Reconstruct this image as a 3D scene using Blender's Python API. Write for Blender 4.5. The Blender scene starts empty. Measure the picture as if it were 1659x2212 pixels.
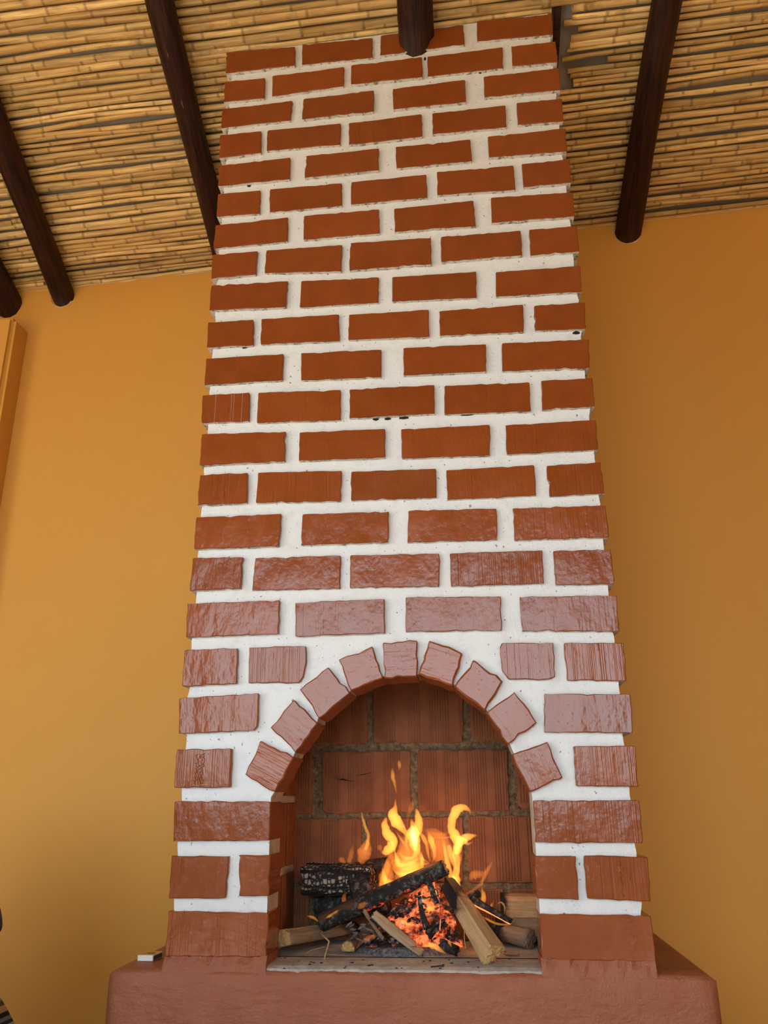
import bpy, bmesh, math, random
from mathutils import Vector, Matrix, noise as mnoise

sc = bpy.context.scene
COL = sc.collection

# ------------------------------------------------------------------ camera, light, exposure
F_PX, IW, IH = 1750.0, 1659.0, 2212.0
CAM_POS = Vector((0.74811, -2.06312, 0.34721))
CAM_R = Matrix(((0.994037, -0.099135, 0.045410), (0.108595, 0.937641, -0.330207), (-0.009843, 0.333169, 0.942816)))
cam_data = bpy.data.cameras.new('camera')
cam_data.sensor_fit = 'HORIZONTAL'
cam_data.sensor_width = 36.0
cam_data.lens = F_PX * 36.0 / IW
cam_data.clip_start = 0.02
cam = bpy.data.objects.new('camera', cam_data)
_r, _f, _u = CAM_R.col[0], CAM_R.col[1], CAM_R.col[2]
cam.matrix_world = Matrix(((_r.x, _u.x, -_f.x, CAM_POS.x), (_r.y, _u.y, -_f.y, CAM_POS.y), (_r.z, _u.z, -_f.z, CAM_POS.z), (0, 0, 0, 1)))
COL.objects.link(cam)
sc.camera = cam

world = bpy.data.worlds.new('overcast_sky')
sc.world = world
world.use_nodes = True
_bg = world.node_tree.nodes['Background']
_bg.inputs['Color'].default_value = (0.77, 0.90, 1.0, 1)
_bg.inputs['Strength'].default_value = 6.8

sc.view_settings.view_transform = 'Standard'
sc.view_settings.look = 'None'
sc.view_settings.exposure = 0.16
sc.view_settings.gamma = 1.0
sc.view_settings.use_curve_mapping = False
sc.cycles.use_denoising = True
sc.cycles.max_bounces = 10
sc.cycles.diffuse_bounces = 6
sc.cycles.transparent_max_bounces = 16
sc.cycles.volume_bounces = 0
sc.cycles.sample_clamp_indirect = 6.0

# room extents
X_LEFT, X_RIGHT, Y_FRONT, Z_FLOOR = -2.75, 3.6, -5.2, -0.46
WIN = dict(x0=-1.9, x1=2.3, z0=0.30, z1=2.30)       # glazed opening behind the camera
WIN_B = dict(y0=-3.7, y1=-1.25, z0=-0.40, z1=2.0)    # side window in the left wall

def portal(name, loc, rot, sx, sy):
    ld = bpy.data.lights.new(name, 'AREA')
    ld.shape = 'RECTANGLE'
    ld.size, ld.size_y = sx, sy
    ld.cycles.is_portal = True
    o = bpy.data.objects.new(name, ld)
    o.location, o.rotation_euler = loc, rot
    COL.objects.link(o)
H90 = math.radians(90)
portal('window_portal', ((WIN['x0'] + WIN['x1']) / 2, Y_FRONT - 0.06, (WIN['z0'] + WIN['z1']) / 2), (H90, 0, 0), WIN['x1'] - WIN['x0'], WIN['z1'] - WIN['z0'])
portal('window_portal.001', (X_LEFT - 0.06, (WIN_B['y0'] + WIN_B['y1']) / 2, (WIN_B['z0'] + WIN_B['z1']) / 2), (H90, 0, -H90), WIN_B['y1'] - WIN_B['y0'], WIN_B['z1'] - WIN_B['z0'])
_sd = bpy.data.lights.new('sun', 'SUN')
_sd.energy, _sd.angle, _sd.color = 27.0, math.radians(0.6), (1.0, 0.95, 0.88)
sun = bpy.data.objects.new('sun', _sd)
sun.rotation_euler = Vector((0.74, 0.16, -0.65)).to_track_quat('-Z', 'Y').to_euler()
COL.objects.link(sun)

# ------------------------------------------------------------------ measuring helpers
def ray(px, py):
    d = CAM_R @ Vector(((px - IW / 2) / F_PX, 1.0, -(py - IH / 2) / F_PX))
    return d
def at(px, py, Y):
    d = ray(px, py)
    return CAM_POS + d * ((Y - CAM_POS.y) / d.y)
def at_z(px, py, z):
    d = ray(px, py)
    return CAM_POS + d * ((z - CAM_POS.z) / d.z)
def px_size(P):
    """metres per photo pixel at P"""
    return CAM_R.col[1].dot(P - CAM_POS) / F_PX

# ------------------------------------------------------------------ object helpers
def tag(o, label=None, cat=None, group=None, kind=None):
    if label: o['label'] = label
    if cat: o['category'] = cat
    if group: o['group'] = group
    if kind: o['kind'] = kind
    return o
def empty(name, loc):
    o = bpy.data.objects.new(name, None)
    o.location = loc
    o.empty_display_size = 0.05
    COL.objects.link(o)
    return o
def link(name, me, mats, parent=None, loc=None, mat=None):
    o = bpy.data.objects.new(name, me)
    COL.objects.link(o)
    for m in (mats if isinstance(mats, (list, tuple)) else [mats]):
        if m and m.name not in [x.name for x in me.materials if x]:
            me.materials.append(m)
    if mat is not None:
        W = mat
    else:
        W = Matrix.Translation(loc if loc is not None else (0, 0, 0))
    if parent is not None:
        o.parent = parent
        PM = Matrix.Translation(parent.location) if parent.type == 'EMPTY' and parent.parent is None else parent_world(parent)
        o.matrix_basis = PM.inverted() @ W
    else:
        o.matrix_basis = W
    return o
def parent_world(o):
    m = o.matrix_basis.copy()
    while o.parent:
        o = o.parent
        m = o.matrix_basis @ m
    return m
def mesh_from(name, verts, faces, smooth=False, mat_idx=None):
    me = bpy.data.meshes.new(name)
    me.from_pydata([tuple(v) for v in verts], [], faces)
    if smooth:
        me.polygons.foreach_set('use_smooth', [True] * len(me.polygons))
    if mat_idx:
        me.polygons.foreach_set('material_index', mat_idx)
    me.update()
    return me
def set_attr(me, name, vals):
    a = me.attributes.new(name, 'FLOAT', 'POINT')
    a.data.foreach_set('value', vals)
def box_mesh(name, x0, x1, y0, y1, z0, z1, bevel=0.0, seg=2):
    bm = bmesh.new()
    bmesh.ops.create_cube(bm, size=1)
    for v in bm.verts:
        v.co = Vector(((x0 + x1) / 2 + v.co.x * (x1 - x0), (y0 + y1) / 2 + v.co.y * (y1 - y0), (z0 + z1) / 2 + v.co.z * (z1 - z0)))
    if bevel:
        bmesh.ops.bevel(bm, geom=bm.edges[:], offset=bevel, segments=seg, affect='EDGES')
    me = bpy.data.meshes.new(name)
    bm.to_mesh(me); bm.free()
    return me

# ------------------------------------------------------------------ node helpers
class NT:
    def __init__(s, name):
        s.m = bpy.data.materials.new(name)
        s.m.use_nodes = True
        s.t = s.m.node_tree
        s.t.nodes.clear()
        s.out = s.t.nodes.new('ShaderNodeOutputMaterial')
    def n(s, typ, **kw):
        nd = s.t.nodes.new('ShaderNode' + typ)
        for k, v in kw.items():
            if k.startswith('_'):
                nd.inputs[int(k[1:])].default_value = v
            else:
                setattr(nd, k, v)
        return nd
    def l(s, a, b):
        s.t.links.new(a, b)
    def val(s, sock, v):
        if hasattr(v, 'links') or isinstance(v, bpy.types.NodeSocket):
            s.l(v, sock)
        else:
            sock.default_value = v
    def coord(s, kind='Object', scale=(1, 1, 1), rnd=False):
        tc = s.n('TexCoord')
        mp = s.n('Mapping')
        mp.inputs['Scale'].default_value = scale
        s.l(tc.outputs[kind], mp.inputs['Vector'])
        if rnd:
            oi = s.n('ObjectInfo')
            cx = s.n('CombineXYZ')
            mu = s.math('MULTIPLY', oi.outputs['Random'], 57.0)
            for i in range(3): s.l(mu, cx.inputs[i])
            s.l(cx.outputs[0], mp.inputs['Location'])
        return mp.outputs['Vector']
    def noise(s, vec, scale, detail=3.0, rough=0.55, dist=0.0):
        nd = s.n('TexNoise')
        s.l(vec, nd.inputs['Vector'])
        nd.inputs['Scale'].default_value = scale
        nd.inputs['Detail'].default_value = detail
        nd.inputs['Roughness'].default_value = rough
        nd.inputs['Distortion'].default_value = dist
        return nd.outputs['Fac']
    def voro(s, vec, scale, feature='F1', rnd=1.0):
        nd = s.n('TexVoronoi', feature=feature)
        s.l(vec, nd.inputs['Vector'])
        nd.inputs['Scale'].default_value = scale
        nd.inputs['Randomness'].default_value = rnd
        return nd.outputs['Distance']
    def math(s, op, a, b=0.0, c=None):
        nd = s.n('Math', operation=op)
        s.val(nd.inputs[0], a); s.val(nd.inputs[1], b)
        if c is not None: s.val(nd.inputs[2], c)
        return nd.outputs[0]
    def ramp(s, fac, stops, interp='LINEAR'):
        nd = s.n('ValToRGB')
        cr = nd.color_ramp
        cr.interpolation = interp
        while len(cr.elements) < len(stops): cr.elements.new(0.5)
        for e, (p, c) in zip(cr.elements, stops):
            e.position = p
            e.color = (c, c, c, 1) if isinstance(c, (int, float)) else (*c, 1)
        s.l(fac, nd.inputs['Fac'])
        return nd.outputs['Color']
    def mix(s, fac, a, b, mode='MIX'):
        nd = s.n('Mix', data_type='RGBA', blend_type=mode)
        s.val(nd.inputs[0], fac)
        for sock, v in ((nd.inputs[6], a), (nd.inputs[7], b)):
            if isinstance(v, tuple): sock.default_value = (*v, 1) if len(v) == 3 else v
            else: s.l(v, sock)
        return nd.outputs[2]
    def attr(s, name):
        return s.n('Attribute', attribute_name=name).outputs['Fac']
    def bump(s, h, strength=0.5, dist=0.002, normal=None):
        nd = s.n('Bump')
        nd.inputs['Strength'].default_value = strength
        nd.inputs['Distance'].default_value = dist
        s.l(h, nd.inputs['Height'])
        if normal: s.l(normal, nd.inputs['Normal'])
        return nd.outputs['Normal']
    def done(s, color, rough=0.6, normal=None, spec=0.5, coat=0.0, emis=None, emis_str=None, metal=0.0):
        b = s.n('BsdfPrincipled')
        if isinstance(color, tuple): b.inputs['Base Color'].default_value = (*color, 1)
        else: s.l(color, b.inputs['Base Color'])
        s.val(b.inputs['Roughness'], rough)
        b.inputs['Specular IOR Level'].default_value = spec
        b.inputs['Coat Weight'].default_value = coat
        b.inputs['Metallic'].default_value = metal
        if normal: s.l(normal, b.inputs['Normal'])
        if emis is not None:
            if isinstance(emis, tuple): b.inputs['Emission Color'].default_value = (*emis, 1)
            else: s.l(emis, b.inputs['Emission Color'])
            s.val(b.inputs['Emission Strength'], emis_str)
        s.l(b.outputs[0], s.out.inputs['Surface'])
        return s.m

M = {}
def plain(name, col, rough=0.6, **kw):
    t = NT(name)
    v = t.coord('Object', rnd=True)
    n1 = t.noise(v, 30, 3)
    return t.done(t.mix(n1, tuple(x * 0.93 for x in col), tuple(min(1, x * 1.07) for x in col)), rough, t.bump(n1, 0.1, 0.002), **kw)

def mat_brick(name, base, grooves=True):
    t = NT(name)
    v = t.coord('Object', rnd=True)
    sep = t.n('SeparateXYZ'); t.l(v, sep.inputs[0])
    cx = t.n('CombineXYZ'); t.l(sep.outputs[0], cx.inputs[0])
    line = t.noise(cx.outputs[0], 55, 2, 0.7)                       # drag lines of the extruded clay
    fine = t.noise(v, 90, 4, 0.6)
    big = t.noise(v, 14, 3, 0.55)
    oi = t.n('ObjectInfo')
    gr = t.ramp(t.math('FRACT', t.math('MULTIPLY', oi.outputs['Random'], 7.31)), [(0.25, 0.05), (0.95, 1.0)])
    lines = t.ramp(line, [(0.40, 0.0), (0.47, 0.8), (0.53, 0.55), (0.60, 1.0)])
    h = t.math('ADD', t.math('MULTIPLY', t.math('MULTIPLY', lines, gr), 1.0 if grooves else 0.45), t.math('MULTIPLY', fine, 0.45))
    wave = t.noise(t.coord('Object', (22, 9, 9), rnd=True), 1.0, 3, 0.5)
    h = t.math('ADD', h, t.math('ADD', t.math('MULTIPLY', big, 1.4), t.math('MULTIPLY', wave, 3.2)))
    pits = t.ramp(t.voro(v, 75), [(0.06, 0.0), (0.12, 1.0)])
    h = t.math('ADD', h, t.math('MULTIPLY', pits, 0.25))
    shade = t.math('ADD', t.math('MULTIPLY', oi.outputs['Random'], 0.16), 0.92)
    c = t.mix(t.ramp(big, [(0.35, 0.0), (0.7, 1.0)]), tuple(x * 0.93 for x in base), tuple(x * 1.07 for x in base))
    hs = t.n('HueSaturation'); t.l(c, hs.inputs['Color']); t.l(shade, hs.inputs['Value'])
    rough = t.math('ADD', t.math('MULTIPLY', big, 0.20), 0.07)
    return t.done(hs.outputs[0], rough, t.bump(h, 0.6, 0.0016), spec=0.42)
M['brick'] = mat_brick('red_brick_paint', (0.235, 0.056, 0.0105))
M['brick_smooth'] = mat_brick('smooth_red_brick_paint', (0.235, 0.056, 0.0105), False)
M['scratch'] = plain('glint_red_paint', (0.36, 0.125, 0.06), 0.4)  # glint on the raised scratches, painted in as a lighter red
M['brick_arch'] = mat_brick('red_arch_paint', (0.26, 0.066, 0.016), False)

t = NT('white_mortar_paint')
v = t.coord('Object')
big = t.noise(v, 9, 4, 0.6); fine = t.noise(v, 160, 4, 0.65)
spk = t.ramp(t.noise(v, 95, 2, 0.5), [(0.685, 0.0), (0.72, 1.0)])
thin = t.ramp(t.noise(v, 34, 5, 0.65), [(0.52, 0.0), (0.75, 0.4)])
c = t.mix(thin, (0.70, 0.735, 0.74), (0.48, 0.51, 0.51))
c = t.mix(t.math('MULTIPLY', spk, 0.8), c, (0.10, 0.10, 0.09))
M['mortar'] = t.done(c, 0.55, t.bump(t.math('ADD', fine, t.math('MULTIPLY', big, 1.5)), 0.7, 0.003), spec=0.35)

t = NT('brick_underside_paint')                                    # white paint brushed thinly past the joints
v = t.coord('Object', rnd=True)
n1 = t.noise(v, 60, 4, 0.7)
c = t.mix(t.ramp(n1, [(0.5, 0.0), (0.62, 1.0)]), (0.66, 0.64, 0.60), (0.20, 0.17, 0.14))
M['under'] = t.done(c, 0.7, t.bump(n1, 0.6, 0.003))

t = NT('grey_cement')
v = t.coord('Object')
n1 = t.noise(v, 25, 5, 0.65); n2 = t.noise(v, 140, 3, 0.6)
c = t.mix(t.ramp(n1, [(0.35, 0.0), (0.7, 1.0)]), (0.29, 0.275, 0.24), (0.46, 0.435, 0.385))
c = t.mix(t.ramp(t.noise(v, 55, 2), [(0.66, 0.0), (0.74, 0.7)]), c, (0.05, 0.045, 0.04))
M['cement'] = t.done(c, 0.85, t.bump(t.math('ADD', n1, n2), 0.6, 0.003))

t = NT('sandy_firebox_mortar')
v = t.coord('Object')
n1 = t.noise(v, 70, 5, 0.7); n2 = t.noise(v, 12, 3)
c = t.mix(t.ramp(n1, [(0.35, 0.0), (0.7, 1.0)]), (0.07, 0.048, 0.028), (0.25, 0.175, 0.10))
M['sand'] = t.done(c, 0.95, t.bump(n1, 1.0, 0.008), spec=0.2)

t = NT('ridged_hollow_clay')
v = t.coord('Object')
sep = t.n('SeparateXYZ'); t.l(v, sep.inputs[0])
hgt = t.noise(v, 120, 3)
n1 = t.noise(v, 14, 4)
c = t.mix(t.ramp(n1, [(0.3, 0.0), (0.7, 1.0)]), (0.15, 0.050, 0.021), (0.235, 0.088, 0.039))
M['fireclay'] = t.done(c, 0.8, t.bump(hgt, 0.4, 0.001), spec=0.25)

t = NT('red_plinth_plaster')
v = t.coord('Object')
n1 = t.noise(v, 8, 5, 0.6); n2 = t.noise(v, 60, 5, 0.65); n3 = t.noise(t.coord('Object', (12, 12, 60)), 1.0, 4, 0.6)
c = t.mix(t.ramp(n1, [(0.3, 0.0), (0.7, 1.0)]), (0.265, 0.078, 0.034), (0.31, 0.11, 0.055))
M['plinth'] = t.done(c, 0.5, t.bump(t.math('ADD', n2, t.math('MULTIPLY', n3, 0.8)), 0.9, 0.005), spec=0.4)

t = NT('ochre_wall_paint')
v = t.coord('Object')
n1 = t.noise(v, 1.6, 3); n2 = t.noise(v, 260, 3, 0.6); n3 = t.noise(v, 5, 3)
c = t.mix(n1, (0.63, 0.318, 0.060), (0.67, 0.342, 0.067))
M['wall'] = t.done(c, 0.6, t.bump(t.math('ADD', n2, t.math('MULTIPLY', n3, 2.0)), 0.25, 0.002), spec=0.2)

t = NT('dry_cane')
v = t.coord('Object', rnd=True)
node_ = t.attr('node'); tint = t.attr('tint')
st = t.noise(t.coord('Object', (3, 60, 60), rnd=True), 3.0, 4, 0.6)
blot = t.noise(v, 9, 4, 0.65)
c = t.mix(tint, (0.62, 0.40, 0.135), (0.82, 0.59, 0.245))
c = t.mix(t.ramp(st, [(0.35, 0.55), (0.6, 0.0)]), c, (0.26, 0.14, 0.045))
c = t.mix(t.ramp(blot, [(0.56, 0.0), (0.74, 0.75)]), c, (0.17, 0.095, 0.035))
c = t.mix(t.math('MULTIPLY', node_, 0.62), c, (0.15, 0.08, 0.032))
oi = t.n('ObjectInfo')
hs = t.n('HueSaturation'); t.l(c, hs.inputs['Color']); t.l(t.math('ADD', t.math('MULTIPLY', oi.outputs['Random'], 0.46), 0.74), hs.inputs['Value'])
M['cane'] = t.done(hs.outputs[0], 0.42, t.bump(st, 0.25, 0.001), spec=0.4)

t = NT('dull_roof_lining')
v = t.coord('Object'); n1 = t.noise(v, 6, 4)
M['lining'] = t.done(t.mix(n1, (0.22, 0.185, 0.13), (0.32, 0.275, 0.21)), 0.8, t.bump(n1, 0.4, 0.01))

t = NT('dark_varnished_rafter')
v = t.coord('Object', rnd=True)
st = t.noise(t.coord('Object', (4, 45, 45), rnd=True), 1.6, 5, 0.65)
c = t.mix(t.ramp(st, [(0.35, 0.0), (0.7, 1.0)]), (0.008, 0.003, 0.002), (0.055, 0.016, 0.006))
fl = t.ramp(t.noise(t.coord('Object', (9, 40, 40), rnd=True), 1.0, 2), [(0.735, 0.0), (0.77, 0.7)])
c = t.mix(fl, c, (0.35, 0.20, 0.09))
M['rafter'] = t.done(c, 0.5, t.bump(st, 0.8, 0.008), spec=0.25)

t = NT('sandy_floor_tile')
v = t.coord('Object')
br = t.n('TexBrick'); t.l(v, br.inputs['Vector'])
br.offset = 0.0
br.inputs['Color1'].default_value = (0.38, 0.345, 0.30, 1); br.inputs['Color2'].default_value = (0.42, 0.385, 0.335, 1)
br.inputs['Mortar'].default_value = (0.2, 0.17, 0.14, 1); br.inputs['Scale'].default_value = 1.0
br.inputs['Brick Width'].default_value = 0.4; br.inputs['Row Height'].default_value = 0.4; br.inputs['Mortar Size'].default_value = 0.006
M['floor'] = t.done(br.outputs['Color'], 0.5)

t = NT('outdoor_ground')
v = t.coord('Object'); n1 = t.noise(v, 0.8, 5)
M['ground'] = t.done(t.mix(n1, (0.24, 0.17, 0.09), (0.36, 0.27, 0.15)), 0.9)

def mat_wood(name, pale, dark, char=(0.012, 0.010, 0.009), ash=0.0, ember=0.0, alligator=0.0):
    """split wood: long grain, burnt where the 'char' attribute says so"""
    t = NT(name)
    v = t.coord('Object', rnd=True)
    gr = t.noise(t.coord('Object', (10, 120, 120), rnd=True), 1.0, 5, 0.65)
    bl = t.noise(v, 40, 4, 0.6)
    c = t.mix(t.ramp(gr, [(0.3, 0.0), (0.7, 1.0)]), dark, pale)
    c = t.mix(t.ramp(t.noise(v, 18, 3), [(0.55, 0.0), (0.72, 0.5)]), c, tuple(x * 0.55 for x in dark))
    ch = t.math('ADD', t.attr('char'), t.math('MULTIPLY', t.math('SUBTRACT', bl, 0.5), 0.7))
    chm = t.ramp(ch, [(0.38, 0.0), (0.58, 1.0)])
    brown = t.ramp(ch, [(0.18, 0.0), (0.40, 1.0)])
    c = t.mix(t.math('MULTIPLY', brown, 0.6), c, (0.09, 0.040, 0.016))
    cc = char
    hgt = t.math('ADD', gr, t.math('MULTIPLY', bl, 1.2))
    if alligator:
        av = t.coord('Object', (95, 75, 75), rnd=True)
        e = t.voro(av, 1.0, 'DISTANCE_TO_EDGE', 0.55)
        cell = t.ramp(e, [(0.05, 0.0), (0.16, 1.0)])
        patch = t.ramp(t.noise(t.coord('Object', (5, 48, 48), rnd=True), 1.0, 3), [(0.46, 0.0), (0.56, 1.0)])
        cc = t.mix(t.math('MULTIPLY', t.math('MULTIPLY', cell, patch), alligator), char, (0.33, 0.29, 0.23))
        hgt = t.math('ADD', hgt, t.math('MULTIPLY', cell, 1.5))
    elif ash:
        cc = t.mix(t.math('MULTIPLY', t.ramp(t.noise(v, 60, 5, 0.7), [(0.5, 0.0), (0.68, 1.0)]), ash), char, (0.40, 0.36, 0.33))
    c = t.mix(chm, c, cc)
    em = es = None
    if ember:
        hot = t.ramp(t.math('ADD', t.attr('hot'), t.math('MULTIPLY', t.math('SUBTRACT', t.noise(v, 55, 4, 0.65), 0.5), 1.3)), [(0.50, 0.0), (0.8, 1.0)])
        em = t.ramp(hot, [(0.0, (0.45, 0.02, 0.004)), (0.6, (0.95, 0.085, 0.02)), (1.0, (1.0, 0.24, 0.06))])
        es = t.math('MULTIPLY', hot, ember)
    return t.done(c, 0.75, t.bump(hgt, 0.8, 0.004), spec=0.3, emis=em, emis_str=es)
M['wood_pale'] = mat_wood('pale_split_wood', (0.56, 0.38, 0.19), (0.38, 0.23, 0.10))
M['wood_bark'] = mat_wood('brown_bark_wood', (0.31, 0.225, 0.14), (0.15, 0.10, 0.06))
M['wood_red'] = mat_wood('reddish_split_wood', (0.40, 0.23, 0.12), (0.27, 0.145, 0.075))
M['wood_end'] = mat_wood('sawn_wood_end', (0.60, 0.42, 0.19), (0.42, 0.24, 0.085))
M['char'] = mat_wood('charred_wood', (0.10, 0.055, 0.03), (0.04, 0.022, 0.014), ash=0.35, ember=1.8)
M['char_grey'] = mat_wood('alligator_charred_wood', (0.1, 0.08, 0.06), (0.05, 0.04, 0.03), alligator=1.0, ember=1.5)
M['ember'] = mat_wood('glowing_charcoal', (0.10, 0.08, 0.07), (0.05, 0.04, 0.035), ash=0.9, ember=0.85)
t = NT('grey_wood_ash')
v = t.coord('Object'); n1 = t.noise(v, 120, 5, 0.7)
M['ash'] = t.done(t.mix(t.ramp(n1, [(0.35, 0.0), (0.7, 1.0)]), (0.06, 0.055, 0.055), (0.34, 0.32, 0.31)), 0.95, t.bump(n1, 1.0, 0.008), spec=0.15)
M['wood_grey'] = mat_wood('weathered_pale_wood', (0.46, 0.36, 0.23), (0.30, 0.22, 0.13))
M['plaster'] = None
M['straw'] = mat_wood('dry_straw', (0.55, 0.37, 0.16), (0.40, 0.25, 0.10))

M['plaster'] = plain('bare_white_plaster', (0.62, 0.55, 0.44), 0.8)

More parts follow.
